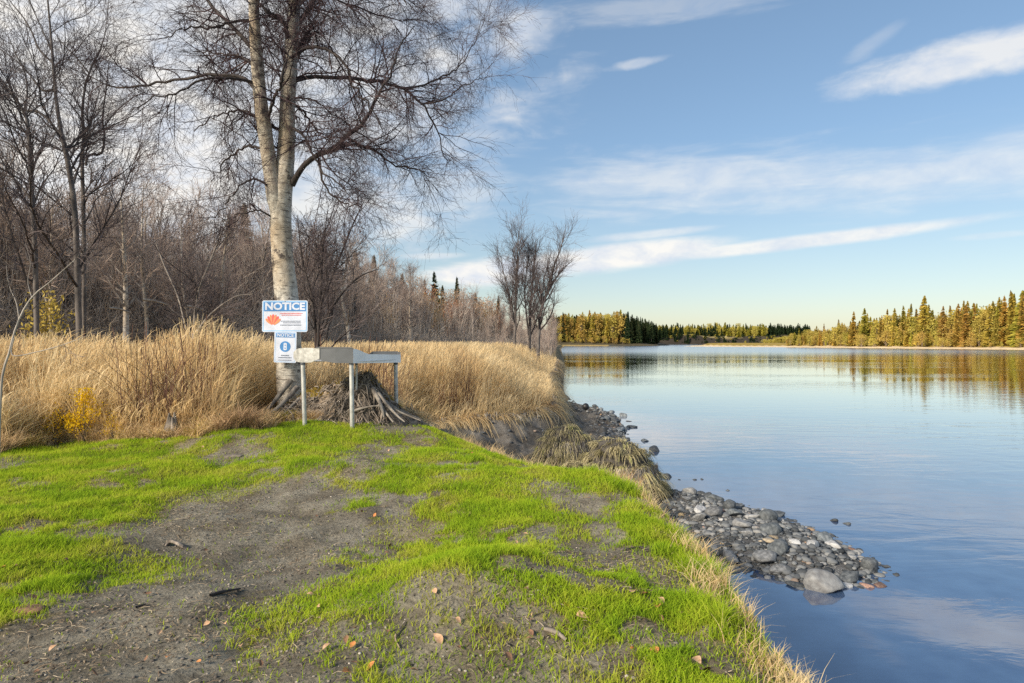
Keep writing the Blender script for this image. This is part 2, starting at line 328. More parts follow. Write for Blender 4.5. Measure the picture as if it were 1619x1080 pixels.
# wind-ruffled reach further out: broader ripple band along the far banks
sp = N('ShaderNodeSeparateXYZ'); L(geo.outputs['Position'], sp.inputs[0])
far = N('ShaderNodeMapRange'); far.inputs[1].default_value = 95; far.inputs[2].default_value = 190; far.inputs[3].default_value = 0; far.inputs[4].default_value = 1; L(sp.outputs['Y'], far.inputs[0])
dif = N('ShaderNodeBsdfDiffuse'); bed = N('ShaderNodeTexNoise'); bed.inputs['Scale'].default_value = 3.2; bed.inputs['Detail'].default_value = 5; L(geo.outputs['Position'], bed.inputs['Vector'])
rb = ramp(nt, [(.3, (.02, .05, .13)), (.7, (.05, .10, .20))]); L(bed.outputs[0], rb.inputs[0]); L(rb.outputs[0], dif.inputs[0])
gl = N('ShaderNodeBsdfGlossy'); gl.distribution = 'GGX'; gl.inputs['Color'].default_value = (.98, .98, .98, 1); L(b.outputs[0], gl.inputs['Normal'])
ro = N('ShaderNodeMapRange'); ro.inputs[3].default_value = .035; ro.inputs[4].default_value = .20; L(far.outputs[0], ro.inputs[0]); L(ro.outputs[0], gl.inputs['Roughness'])
fr = N('ShaderNodeFresnel'); fr.inputs['IOR'].default_value = 1.9; L(b.outputs[0], fr.inputs['Normal'])
fm = N('ShaderNodeMath'); fm.operation = 'MULTIPLY_ADD'; fm.inputs[1].default_value = 1.25; fm.inputs[2].default_value = .06; fm.use_clamp = True; L(fr.outputs[0], fm.inputs[0])
mx = N('ShaderNodeMixShader'); L(fm.outputs[0], mx.inputs[0]); L(dif.outputs[0], mx.inputs[1]); L(gl.outputs[0], mx.inputs[2]); L(mx.outputs[0], out.inputs[0]); M_water = m
mb = MB(); mb.add([(-20, -300, WL), (1900, -300, WL), (1900, 1400, WL), (-20, 1400, WL)], [(0, 1, 2, 3)])
tag(link('river', mb.mesh('river', [M_water])), kind='structure')

# ---------------------------------------------------------------- blade materials
M_lawn = leafmat('lawn_blades', [(0, (.12, .27, .02)), (.25, (.26, .41, .022)), (.5, (.41, .53, .03)), (.72, (.60, .60, .07)), (.85, (.62, .55, .12)), (.94, (.42, .28, .11)), (1, (.62, .50, .26))], [(0, (.24, .28, .05)), (1, (.42, .62, .03))], .45, nscale=2.2)
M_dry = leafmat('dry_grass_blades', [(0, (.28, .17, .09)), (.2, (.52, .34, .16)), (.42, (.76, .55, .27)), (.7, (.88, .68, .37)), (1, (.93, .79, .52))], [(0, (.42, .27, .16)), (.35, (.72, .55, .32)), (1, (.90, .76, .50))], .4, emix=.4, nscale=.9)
M_mat = leafmat('dead_leaf_litter', [(0, (.30, .19, .12)), (.35, (.54, .38, .22)), (.62, (.74, .56, .32)), (.8, (.60, .44, .12)), (1, (.42, .50, .08))], None, .2, nscale=1.3)
M_root = leafmat('root_fibre', [(0, (.07, .06, .055)), (.5, (.20, .18, .16)), (1, (.46, .42, .36))], None, .05)
M_twig = leafmat('twig_bark', [(0, (.17, .135, .12)), (.6, (.35, .28, .24)), (1, (.54, .42, .345))], None, 0)

def blades(mb, px_, py_, hgt, wid, lean, n=3, mat=0, rnd=None, zoff=0., leandir=None, zz=None, tipw=.12):
    M = len(px_); zb = H(px_, py_) if zz is None else zz
    a = rng.random(M) * 2 * math.pi
    ld = np.stack([np.cos(a), np.sin(a), np.zeros(M)], 1)
    if leandir is not None: ld = norm(ld * .8 + np.array(leandir)[None])
    t = np.linspace(0, 1, n)[None, :, None]
    P = np.stack([px_, py_, zb + zoff], 1)[:, None] + np.array([0, 0, 1.])[None, None] * (hgt[:, None, None] * (t - .35 * lean[:, None, None] * t ** 2)) + ld[:, None] * (hgt * lean)[:, None, None] * t ** 2
    b = rng.random(M) * math.pi; side = np.stack([np.cos(b) , np.sin(b) * .5, np.zeros(M)], 1)
    W = wid[:, None] * (1 - (1 - tipw) * np.linspace(0, 1, n)[None] ** 1.5)
    ribbon(mb, P, W, norm(side), mat, rnd)

# lawn
mb = MB()
for rep in range(2):
    n0 = 420000
    yy = 1.7 + 11.5 * rng.random(n0) ** 1.15; pxs = -230 + 1620 * rng.random(n0); xx = (pxs - CX) / F * yy
    keep = rng.random(n0) < np.where(yy < 3, 1, 1)
    xx, yy = xx[keep], yy[keep]
    k = lawn_region(xx - .16 * (yy < 7), yy); xx, yy = xx[k], yy[k]
    c = cover(xx, yy); k = rng.random(len(xx)) < c ** 1.1; xx, yy, c = xx[k], yy[k], c[k]
    dl = dist_line(xx, yy, LIP)
    hh = (.024 + .034 * rng.random(len(xx))) * (.35 + .8 * vnoise(xx * 2.3, yy * 2.3, 77) + .55 * vnoise(xx * 7, yy * 7, 78)) * (.55 + .45 * c) * (1 + 1.1 * sm(.5, .1, dl) * (yy < 8))
    ww = .0032 + .0011 * np.sqrt(yy) * (.6 + .8 * rng.random(len(xx)))
    blades(mb, xx, yy, hh, ww, .2 + .9 * rng.random(len(xx)), 3)
print('lawn verts', mb.n)
tag(link('lawn_grass', mb.mesh('lawn_grass', [M_lawn])), 'short vivid green grass growing in patches over the grey soil', 'grass', kind='stuff')

# dry straw fringe along the bank's lip and its face
mb = MB()
n0 = 95000; s = rng.random(n0)
lp = np.array([q for q in LIP if 0 <= q[1] <= 12.8]); sl = np.concatenate([[0], np.cumsum(np.linalg.norm(np.diff(lp, axis=0), axis=1))])
q = s ** 1.0 * sl[-1]; bx = np.interp(q, sl, lp[:, 0]); by = np.interp(q, sl, lp[:, 1])
off = rng.normal(size=n0) * .14 + .16 + .22 * fbm(s * 26, s * 7, 34, 4); bx = bx + off + .1 * fbm(by * 2, by, 5); by = by + off * .25
cl = vnoise(bx * 5, by * 5, 31); k = rng.random(n0) < (sm(.45, .8, cl) * .8 + .08) * (.12 + .88 * sm(8, 6.3, by)); bx, by, off = bx[k], by[k], off[k]
blades(mb, bx, by, (.06 + .15 * rng.random(len(bx)) ** 1.4) * (.4 + 1.1 * vnoise(by * 3, bx, 4)), .003 + .003 * rng.random(len(bx)), .3 + .9 * rng.random(len(bx)), 4, leandir=(.35, 0, 0))
n1 = 700; q = rng.random(n1) * 4.6 + 2.2; i0 = np.interp(q, lp[:, 1][np.argsort(lp[:, 1])], lp[:, 0][np.argsort(lp[:, 1])])
blades(mb, i0 + .1 + .16 * rng.random(n1), q, .12 + .28 * rng.random(n1) ** 2, np.full(n1, .003), .15 + .35 * rng.random(n1), 5, leandir=(.3, 0, 0), tipw=.5)
tag(link('bank_edge_straw', mb.mesh('bank_edge_straw', [M_dry])), 'thin straw-coloured dry stalks fringing the riverbank edge', 'dry grass', kind='stuff')

# litter of dead stems on the bare soil
mb = MB(); n0 = 80000
yy = 1.7 + 9 * rng.random(n0) ** 1.2; xx = (-200 + 1500 * rng.random(n0) - CX) / F * yy; k = lawn_region(xx, yy); xx, yy = xx[k], yy[k]
c = cover(xx, yy); k = rng.random(len(xx)) < (.12 + .9 * sm(.55, .1, np.abs(c - .25)) * sm(.35, .75, vnoise(xx * 2, yy * 2, 5))); xx, yy = xx[k], yy[k]
M = len(xx); a = rng.random(M) * 6.28; ln = .012 + .05 * rng.random(M) ** 2.2; d = np.stack([np.cos(a), np.sin(a), .15 * rng.normal(size=M)], 1)
zb = H(xx, yy) + .006; P = np.stack([xx, yy, zb], 1)[:, None] + d[:, None] * ln[:, None, None] * np.linspace(0, 1, 3)[None, :, None]; P[:, 1, 2] += .004; P[:, 1, :2] += .004 * rng.normal(size=(M, 2))
ribbon(mb, P, np.full((M, 3), .0024) * (.6 + rng.random((M, 1))), norm(np.stack([-d[:, 1], d[:, 0], .5 * np.ones(M)], 1)))
M_lit = leafmat('straw_litter', [(0, (.10, .07, .05)), (.5, (.24, .18, .12)), (1, (.5, .42, .3))], None, .1)
tag(link('soil_litter', mb.mesh('soil_litter', [M_lit])), 'scattered dead stems and straw bits on the bare soil', 'plant litter', kind='stuff')

# soil crumbs and grit
def ico(sub):
    import bmesh
    bm = bmesh.new(); bmesh.ops.create_icosphere(bm, subdivisions=sub, radius=1); V = np.array([v.co[:] for v in bm.verts]); Fc = np.array([[v.index for v in f.verts] for f in bm.faces]); bm.free(); return V, Fc
V1, F1 = ico(1); V3, F3 = ico(3); V2_, F2_ = ico(2)
def scatter_stones(mb, xs, ys, sz, sink=.3, zz=None, flat=.6):
    M = len(xs); zb = H(xs, ys) if zz is None else zz
    J = V1[None] * (1 + .35 * (rng.random((M, len(V1), 1)) - .5)) * (sz[:, None, None] * np.stack([.8 + .5 * rng.random(M), .8 + .5 * rng.random(M), flat * (.7 + .5 * rng.random(M))], 1)[:, None])
    a = rng.random(M) * 6.28; ca, sa = np.cos(a)[:, None], np.sin(a)[:, None]
    xr = J[..., 0] * ca - J[..., 1] * sa; yr = J[..., 0] * sa + J[..., 1] * ca
    V = np.stack([xr + xs[:, None], yr + ys[:, None], J[..., 2] + (zb + sz * sink * flat)[:, None]], -1)
    Fc = (F1[None] + (np.arange(M) * len(V1))[:, None, None]).reshape(-1, 3); mb.add(V, Fc, 0, np.repeat(rng.random(M), len(V1)))
M_grit = leafmat('soil_crumbs', [(0, (.08, .07, .06)), (.6, (.19, .17, .15)), (.95, (.30, .27, .23)), (1, (.55, .5, .42))], None, 0)
mb = MB(); n0 = 16000; yy = 1.8 + 7.5 * rng.random(n0) ** 1.3; xx = (-150 + 1450 * rng.random(n0) - CX) / F * yy; k = lawn_region(xx, yy); xx, yy = xx[k], yy[k]; c = cover(xx, yy); k = rng.random(len(xx)) < sm(.7, .05, c); xx, yy = xx[k], yy[k]
scatter_stones(mb, xx, yy, .002 + .006 * rng.random(len(xx)) ** 3 * 1.4, .3)
tag(link('soil_crumbs', mb.mesh('soil_crumbs', [M_grit], True)), 'loose crumbs of grey soil over the worn bare ground', 'soil', kind='stuff')

# tall dry grass
mb = MB(); n0 = 118000
pxs = np.concatenate([-260 + 1200 * rng.random(n0 - 30000), 560 + 350 * rng.random(30000)]); ed = np.interp(pxs, EDGE_PX, EDGE_Y); yy = ed + .1 + 24 * rng.random(n0) ** 2.0 * (.4 + .6 * rng.random(n0)); yy = np.where(pxs > 640, 12 + 40 * rng.random(n0) ** 1.9, yy)
xx = (pxs - CX) / F * yy; dl = dist_line(xx, yy, LIP); k = inside(xx, yy, LIP + CLOSE) & ~lawn_region(xx, yy)
stump_zone = (np.abs(xx + 2.6) < 1.5) & (yy > 8.6) & (yy < 10.6); k &= ~stump_zone
xx, yy, dl = xx[k], yy[k], dl[k]
cl = vnoise(xx * 1.3, yy * 1.3, 41) * .6 + vnoise(xx * 4, yy * 4, 42) * .4; k = rng.random(len(xx)) < .25 + sm(.3, .6, cl); xx, yy, dl, cl = xx[k], yy[k], dl[k], cl[k]
M = len(xx); front = yy - edge_of(xx, yy)
hh = (1.02 + .75 * rng.random(M)) * (.72 + .36 * vnoise(xx * .8, yy * .8, 43) + .22 * vnoise(xx * 2.5, yy * 2.5, 44)) * np.where(yy > 12, 1, sm(-.2, .9, front) * .5 + .5)
hh = np.minimum(hh, 1.5 + .12 * rng.random(M)) * (.36 + .64 * sm(0, 3.4, dl))
hh = np.where(rng.random(M) < .25, hh * .6, hh); hh = hh * np.where(front < 1.2, .45 + .65 * sm(.3, .62, vnoise(xx * 1.7, yy * 1.7, 46)), 1)
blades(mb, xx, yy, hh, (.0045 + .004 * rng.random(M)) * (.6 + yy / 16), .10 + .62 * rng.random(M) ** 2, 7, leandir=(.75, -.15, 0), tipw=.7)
kp = rng.random(M) < .5; m_ = kp.sum()
blades(mb, xx[kp] + .10 * rng.normal(size=m_), yy[kp] + .05 * rng.normal(size=m_), .20 + .1 * rng.random(m_), .012 + .010 * rng.random(m_), .5 + .8 * rng.random(m_), 4, leandir=(.8, -.1, 0), zoff=hh[kp] * .84 - .06 * rng.random(m_), rnd=.75 + .25 * rng.random(m_))
# drooping leaves and seed heads
k = rng.random(M) < .75; xl, yl, hl = xx[k], yy[k], hh[k]; m_ = len(xl)
blades(mb, xl + .06 * rng.normal(size=m_), yl + .06 * rng.normal(size=m_), hl * (.3 + .5 * rng.random(m_)), (.008 + .004 * rng.random(m_)) * (.6 + yl / 20), .4 + .7 * rng.random(m_), 5, leandir=(.3, -.2, 0))
n_ = 5200; pxs = -250 + 1000 * rng.random(n_); ed = np.interp(pxs, EDGE_PX, EDGE_Y); yy = ed + .15 + 9 * rng.random(n_) ** 2; xx = (pxs - CX) / F * yy; k = inside(xx, yy, LIP + CLOSE) & (vnoise(xx * .9, yy * .9, 88) > .52) & ~((np.abs(xx + 2.6) < 1.5) & (yy > 8.4) & (yy < 10.6)); xx, yy = xx[k], yy[k]
blades(mb, xx, yy, .5 + 1.15 * rng.random(k.sum()), .007 + .005 * rng.random(k.sum()), .05 + .6 * rng.random(k.sum()) ** 2, 5, rnd=.02 * rng.random(k.sum()), tipw=.6, mat=1)
print('tall', mb.n)
# matted growth at the foot
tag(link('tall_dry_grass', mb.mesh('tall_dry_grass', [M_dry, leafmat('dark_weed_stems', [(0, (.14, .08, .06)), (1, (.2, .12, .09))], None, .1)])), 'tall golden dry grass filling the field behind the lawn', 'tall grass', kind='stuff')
mb = MB(); n0 = 60000; pxs = -260 + 960 * rng.random(n0); ed = np.interp(pxs, EDGE_PX, EDGE_Y); yy = ed - .12 + .5 * fbm(pxs * .012, pxs * .003, 72, 4) + 2.8 * rng.random(n0) ** 1.7; xx = (pxs - CX) / F * yy
k = ~((np.abs(xx + 2.6) < 1.4) & (yy > 8.6) & (yy < 10.4)) & inside(xx, yy, LIP + CLOSE); xx, yy = xx[k], yy[k]; M = len(xx)
blades(mb, xx, yy, (.12 + .4 * rng.random(M) ** 1.5) * (.3 + 1.1 * vnoise(xx * 1.1, yy * 1.1, 47)), .006 + .008 * rng.random(M), .3 + 1.0 * rng.random(M), 4)
tag(link('field_edge_weeds', mb.mesh('field_edge_weeds', [M_mat])), 'matted reddish brown dead weeds at the foot of the tall grass', 'dead weeds', kind='stuff')
# straw mat and hanging roots on the cut bank
mb = MB(); lp2 = np.array([q for q in LIP[14:26]]); sl = np.concatenate([[0], np.cumsum(np.linalg.norm(np.diff(lp2, axis=0), axis=1))])
def along(n0, pw=1.): 
    q = rng.random(n0) ** pw * sl[-1]; k = np.searchsorted(sl, q) - 1; k = np.clip(k, 0, len(lp2) - 2); d = norm(lp2[k + 1] - lp2[k]); nrm = np.stack([d[:, 1], -d[:, 0]], 1)
    return np.interp(q, sl, lp2[:, 0]), np.interp(q, sl, lp2[:, 1]), nrm
n_ = 15000; bx, by, nr = along(n_, 1.3); off = .45 * rng.random(n_) - .05; cl = sm(.3, .65, vnoise(bx * 2.1, by * 2.1, 3)); q0 = np.stack([bx - nr[:, 0] * off, by - nr[:, 1] * off], 1); zb = H(q0[:, 0], q0[:, 1])
ln = (.25 + .75 * rng.random(n_)) * (.45 + .7 * cl); tt = np.linspace(0, 1, 7)[None, :, None]; dr_ = np.concatenate([nr, np.zeros((n_, 1))], 1) + .35 * rng.normal(size=(n_, 3)) * [1, 1, 0]
P = np.concatenate([q0, zb[:, None] + .05], 1)[:, None] + dr_[:, None] * (ln * .75)[:, None, None] * tt + np.array([0, 0, 1.])[None, None] * (ln[:, None, None] * (.75 * tt - 1.55 * tt ** 2)) + .012 * rng.normal(size=(n_, 7, 3)) * tt
ribbon(mb, P, np.full((n_, 7), .013) * np.linspace(1, .5, 7)[None], norm(np.cross(dr_, [0, 0, 1.]) + .3 * rng.normal(size=(n_, 3))))
tag(link('overhanging_straw', mb.mesh('overhanging_straw', [M_dry])), 'pale straw drooping over the cut bank beyond the mud', 'dry grass', kind='stuff')
mb = MB(); bx, by, nr = along(9000, 1.3); o1 = .05 * rng.normal(size=9000); zb = H(bx - nr[:, 0] * .3, by - nr[:, 1] * .3); 
ln = .35 + .7 * rng.random(9000); st = np.stack([bx + nr[:, 0] * (.05 + o1), by + nr[:, 1] * (.05 + o1), zb + .06 * rng.normal(size=9000)], 1); t = np.linspace(0, 1, 5)[None, :, None]
P = st[:, None] + np.array([0, 0, -1.])[None, None] * ln[:, None, None] * t ** 1.2 + np.concatenate([nr, np.zeros((9000, 1))], 1)[:, None] * (.5 * rng.random(9000))[:, None, None] * t + .03 * rng.normal(size=(9000, 5, 3))
ribbon(mb, P, np.full((9000, 5), .02), norm(rng.normal(size=(9000, 3)) * [1, .4, .2]))
tag(link('hanging_roots', mb.mesh('hanging_roots', [M_root])), 'dark matted roots hanging from the undercut grassy bank', 'roots', kind='stuff')

# ---------------------------------------------------------------- birch bark
def birch_bark(name, white=(.64, .60, .52), dark=(.07, .055, .045), amt=.5):
    m, nt, N, L = newmat(name)
    out = N('ShaderNodeOutputMaterial'); p = N('ShaderNodeBsdfPrincipled'); tc = N('ShaderNodeTexCoord')
    def nz(scale, st, det=6, rough=.6):
        mp = N('ShaderNodeMapping'); mp.inputs['Scale'].default_value = st; n = N('ShaderNodeTexNoise'); n.inputs['Scale'].default_value = scale; n.inputs['Detail'].default_value = det; n.inputs['Roughness'].default_value = rough
        L(tc.outputs['Object'], mp.inputs[0]); L(mp.outputs[0], n.inputs['Vector']); return n
    a = nz(7, (1, 1, 6), 5); b = nz(2.6, (1, 1, 1.2), 8, .7); c = nz(14, (1, 1, .8), 6); g = nz(.8, (1, 1, 1), 3)
    base = ramp(nt, [(.36, tuple(.5 * v for v in white)), (.6, white), (.75, tuple(min(1, 1.15 * v) for v in white))]); L(c.outputs[0], base.inputs[0])
    wm = N('ShaderNodeMixRGB'); wm.inputs[2].default_value = (.42, .30, .17, 1); rg = ramp(nt, [(.42, (0, 0, 0)), (.62, (.75, .75, .75))]); L(g.outputs[0], rg.inputs[0]); L(rg.outputs[0], wm.inputs[0]); L(base.outputs[0], wm.inputs[1])
    l1 = ramp(nt, [(.555, (0, 0, 0)), (.63, (.8, .8, .8))]); L(a.outputs[0], l1.inputs[0]); l2 = ramp(nt, [(.545, (0, 0, 0)), (.60, (1, 1, 1))]); L(b.outputs[0], l2.inputs[0])
    mxx = N('ShaderNodeMath'); mxx.operation = 'MAXIMUM'; L(l1.outputs[0], mxx.inputs[0]); L(l2.outputs[0], mxx.inputs[1])
    mm = N('ShaderNodeMixRGB'); mm.inputs[2].default_value = (*dark, 1); L(mxx.outputs[0], mm.inputs[0]); L(wm.outputs[0], mm.inputs[1])
    L(mm.outputs[0], p.inputs['Base Color']); p.inputs['Roughness'].default_value = .75
    bp = N('ShaderNodeBump'); bp.inputs['Strength'].default_value = .6; bp.inputs['Distance'].default_value = .02; L(b.outputs[0], bp.inputs['Height']); L(bp.outputs[0], p.inputs['Normal'])
    L(p.outputs[0], out.inputs[0]); return m
M_birch = birch_bark('birch_bark')
M_pale = birch_bark('pale_sapling_bark', (.42, .37, .31), (.08, .065, .05))
M_limb = solid('dark_limb_bark', (.022, .018, .018), (.065, .052, .048), 14, .85, bump=.4, stretch=(1, 1, .4))
M_greybark = solid('grey_brown_bark', (.18, .16, .145), (.42, .375, .33), 6, .9, bump=.4, stretch=(1, 1, .25), objrand=.35)
M_deadwood = solid('weathered_wood', (.07, .058, .047), (.35, .295, .24), 9, .85, bump=.9, stretch=(1, 1, .35), bdist=.03, lo=.38, hi=.66)

# ---------------------------------------------------------------- the big birch
D = 10.0
bz = h1((462 - CX) / F * D, D)
root = empty('birch_tree', ((462 - CX) / F * D, D, bz)); O = np.array(root.location)
tag(root, 'large bare birch with two pale trunks and dark spreading limbs beside the signs', 'tree')
def pl(pts, n):  # (px, py, depth offset, radius px)
    P = [at(a, b, D + dy) for a, b, dy, r in pts]; rad = [r * .84 * D / F for *_, r in pts]
    return resample(P, rad, n)
# local coordinates
def loc(P): return P - O
mb = MB()
P1, R1 = pl([(466, 668, 0, 36), (464, 640, 0, 29), (459, 600, 0, 25), (457, 540, 0, 22.5), (453, 470, 0, 21.5), (446, 400, 0, 19.5), (444, 340, 0, 19), (448, 290, 0, 18), (453, 230, .05, 15.5), (455, 160, .1, 14), (459, 100, .15, 13), (463, 40, .2, 12), (468, -30, .25, 10), (475, -150, .3, 8), (480, -300, .4, 5), (488, -480, .5, 1.5)], 110)
P2, R2 = pl([(446, 360, 0, 12), (436, 315, -.05, 16), (428, 270, -.1, 13.5), (419, 210, -.15, 13), (411, 150, -.2, 12), (406, 90, -.2, 11), (402, 30, -.2, 9.5), (399, -60, -.2, 8), (390, -180, -.3, 5), (385, -380, -.3, 1.5)], 80)
for P_, R_ in ((P1, R1), (P2, R2)):
    R_ *= (1 + .05 * fbm(np.arange(len(R_)) * .15, R_ * 0, 3))
    tube(mb, loc(P_)[None], R_[None], 20, 0, wob=.06)
link('trunk', mb.mesh('trunk', [M_birch], True), root)
limbs = [
    [(462, 292, 0, 8), (480, 262, -.2, 6.5), (505, 244, -.3, 6), (530, 236, -.4, 5.5), (545, 215, -.4, 5), (570, 200, -.5, 4.5), (588, 168, -.5, 4), (605, 140, -.6, 3), (625, 95, -.6, 2), (650, 40, -.6, 1)],
    [(530, 238, -.4, 4), (560, 228, -.3, 3), (600, 240, -.2, 2.6), (620, 260, 0, 2), (660, 268, .1, 1.4), (690, 285, .2, .7)],
    [(460, 130, .1, 6), (490, 122, .3, 5), (540, 123, .5, 4.6), (600, 130, .8, 4.2), (640, 142, .9, 3.6), (670, 170, 1.0, 2.8), (690, 205, 1.0, 2.0), (705, 260, 1.1, 1)],
    [(640, 142, .9, 3), (680, 130, 1.0, 2.4), (720, 110, 1.1, 1.8), (750, 70, 1.1, 1.0), (765, 20, 1.1, .6)],
    [(665, 165, 1, 2.4), (700, 158, .9, 2), (735, 135, .8, 1.4), (770, 120, .8, .6)],
    [(459, 92, .1, 5), (485, 76, -.2, 4.2), (515, 78, -.4, 3.6), (545, 100, -.6, 3), (560, 140, -.7, 2.4), (585, 165, -.8, 1.7), (600, 200, -.8, .8)],
    [(463, 45, .2, 7), (485, 20, .3, 6), (505, -15, .4, 5), (540, -80, .6, 3), (580, -160, .8, 1)],
    [(458, 70, .2, 6), (446, 30, -.2, 4.5), (425, 22, -.4, 3.8), (405, -5, -.5, 3), (380, -60, -.6, 1.5)],
    [(406, 145, -.2, 5), (385, 123, -.1, 4.2), (340, 118, 0, 3.6), (290, 125, .2, 3.2), (240, 132, .3, 2.8), (190, 140, .4, 2.2), (150, 125, .5, 1.4), (110, 90, .6, .7)],
    [(404, 132, -.2, 4), (370, 124, -.5, 3), (320, 125, -.8, 2.6), (275, 150, -1, 2), (240, 158, -1.1, 1.4), (200, 175, -1.2, .7)],
    [(404, 82, -.2, 6), (380, 55, -.1, 5), (350, 25, 0, 4.4), (325, 0, .1, 3.6), (290, -50, .2, 2), (260, -120, .3, 1)],
    [(395, 32, -.2, 3.5), (370, 34, -.5, 3), (330, 45, -.7, 2.4), (300, 42, -.8, 1.8), (260, 65, -.9, .8)],
    [(430, 300, -.1, 3), (405, 283, -.3, 2.4), (380, 295, -.4, 2), (350, 330, -.5, 1.4), (325, 350, -.5, .7)],
    [(432, 345, 0, 2.4), (412, 334, -.2, 1.9), (385, 337, -.3, 1.4), (350, 350, -.4, .7)],
    [(414, 235, -.1, 3.5), (390, 232, .2, 2.8), (360, 250, .4, 2.2), (335, 285, .5, 1.2)],
    [(412, 190, -.1, 3.5), (385, 175, .3, 2.8), (350, 180, .5, 2.2), (310, 205, .7, 1.2)],
    [(458, 200, 0, 4), (480, 215, -.4, 3), (495, 245, -.6, 2.4), (520, 280, -.7, 1.8), (550, 300, -.8, 1)],
    [(458, 165, 0, 4), (478, 175, .4, 3), (500, 205, .7, 2.2), (525, 225, .9, 1.3)],
    [(423, 190, -.1, 4), (432, 160, -.5, 3.4), (445, 130, -.8, 2.8), (450, 90, -.9, 1.8)],
    [(505, 250, -.3, 3), (512, 290, -.3, 2.4), (540, 320, -.3, 1.8), (575, 325, -.3, 1)],
    [(462, 20, .2, 4), (500, -10, 1, 3), (560, 10, 1.5, 2.4), (620, 30, 1.8, 1.6), (680, 30, 2, .8)],
    [(468, -40, .2, 4), (520, -60, -.6, 3), (590, -30, -1, 2.2), (650, 10, -1.2, 1.2)],
    [(455, 110, .1, 4), (470, 90, .9, 3.4), (490, 60, 1.6, 2.6), (520, 20, 2.2, 1.2)],
    [(408, 110, -.2, 4), (380, 90, .9, 3), (350, 85, 1.6, 2.2), (310, 80, 2.2, 1)],
]
LP, LR = [], []
for lm in limbs:
    P_, R_ = pl(lm, 24); P_ = loc(P_); P_ = P_ + .012 * rng.normal(size=P_.shape) * np.linspace(0, 1, 24)[:, None] * 2
    mb = MB(); tube(mb, P_[None], np.maximum(R_[None] * .78, .004), 8, 0, wob=.1); link('limb', mb.mesh('limb', [M_limb], True), root)
    LP.append(P_); LR.append(R_)
LP = np.array(LP); LR = np.array(LR)
A1, B1 = spawn(LP, LR, 420, .15, .98, .85, (30, 75), 9, .02, .14, .17, .42, .0022, up=.1, rmax=.012)
A2, B2 = spawn(A1, B1, 3600, .12, 1, .42, (25, 70), 7, 0, .16, .2, .6, .0016, rmax=.0048)
A3, B3 = spawn(A2, B2, 22000, .1, 1, .27, (20, 65), 5, 0, .22, .2, .6, .0012, rmax=.0026)
A0, B0 = spawn(np.stack([P1[::2][:40] - O, P2[::2][:40] - O]), np.stack([R1[::2][:40], R2[::2][:40]]), 60, .45, 1, .9, (40, 90), 9, .05, .2, .2, .14, .003, rmax=.02)
A4, B4 = spawn(A0, B0, 1300, .1, 1, .4, (20, 70), 6, 0, .2, .2, .6, .0016, rmax=.006)
A5, B5 = spawn(A4, B4, 5200, .1, 1, .25, (20, 65), 5, 0, .22, .2, .6, .0014, rmax=.0035)
mb = MB()
for P_, R_, k in ((A1, B1, 5), (A2, B2, 3), (A3, B3, 3), (A0, B0, 5), (A4, B4, 3), (A5, B5, 3)): tube(mb, P_, R_, k, 0)
M_btwig = leafmat('birch_twigs', [(0, (.035, .026, .03)), (.6, (.07, .05, .055)), (1, (.12, .085, .085))], None, 0)
o = link('crown', mb.mesh('crown', [M_btwig]), root)

# ---------------------------------------------------------------- other bare trees
def bare_tree(name, trunk, rads, scale_h, seed, mats, c1=26, c2=220, c3=1200, l1=.33, ang=(25, 50), up=.12, tmin=.25, multi=None, sides=8, rt=.004, twl=.06):
    r = np.random.default_rng(seed)
    trunks = [trunk] + (multi or []); TP = []; TR = []
    for tr in trunks:
        P_, R_ = resample([q[:3] for q in tr], [q[3] for q in tr], 24); TP.append(P_); TR.append(R_)
    TP = np.array(TP); TR = np.array(TR)
    mt = MB(); tube(mt, TP, TR, sides, 0, wob=.08)
    mc = MB()
    A, B = spawn(TP, TR, c1, tmin, .97, lambda t, L: L * l1 * (1.15 - .75 * t), ang, 10, up, 0, .13, .5, rt * 1.5, r)
    tube(mc, A, B, 4, 0)
    A_, B_ = spawn(A, B, c2, .15, 1, scale_h * .1, (22, 55), 7, up * .7, 0, .16, .55, rt, r); tube(mc, A_, B_, 3, 1)
    A3_, B3_ = spawn(A_, B_, c3, .1, 1, scale_h * twl, (20, 55), 4, up * .5, 0, .2, .6, rt * .75, r); tube(mc, A3_, B3_, 3, 1)
    return mt.mesh('trunk', [mats[0]], True), mc.mesh('crown', [mats[1], M_twig])
def put_tree(name, meshes, loc_, rz, s, label, group=None, cat='tree', shift=None):
    t = empty(name, loc_, rz); t.scale = (s, s, s); tag(t, label, cat, group)
    link('trunk', meshes[0], t); link('crown', meshes[1], t); return t
# forest kinds (unit: metres, about 8 m tall)
kinds = []
for i in range(6):
    r = np.random.default_rng(100 + i); h = 8.0
    def stem(x0, y0, lean, h, rad):
        a = r.random() * 6.28; n = 6
        return [(x0 + lean * math.cos(a) * h * (k / n) ** 1.3 + .12 * r.normal() * (k > 0), y0 + lean * math.sin(a) * h * (k / n) ** 1.3 + .12 * r.normal() * (k > 0), h * k / n - .3 * (k == 0), rad * (1 - .9 * k / n) + .006) for k in range(n + 1)]
    multi = [stem(.25 * r.normal(), .25 * r.normal(), .15, h * (.6 + .3 * r.random()), .055) for _ in range((0, 2, 0, 3, 1, 0)[i])]
    kinds.append(bare_tree('t', stem(0, 0, .06, h, (.11, .07, .13, .06, .09, .10)[i]), None, h, 200 + i, ((M_greybark, M_pale)[i == 5 or i == 2], M_greybark), 28, 220, 950, .25, (16, 42), .16, .22, multi, 7, .0055, .07))
FP = [-400, -150, 0, 200, 420, 500, 600, 700, 800, 870, 900]; FY = [19, 20, 24, 28, 33, 37, 52, 76, 110, 190, 300]
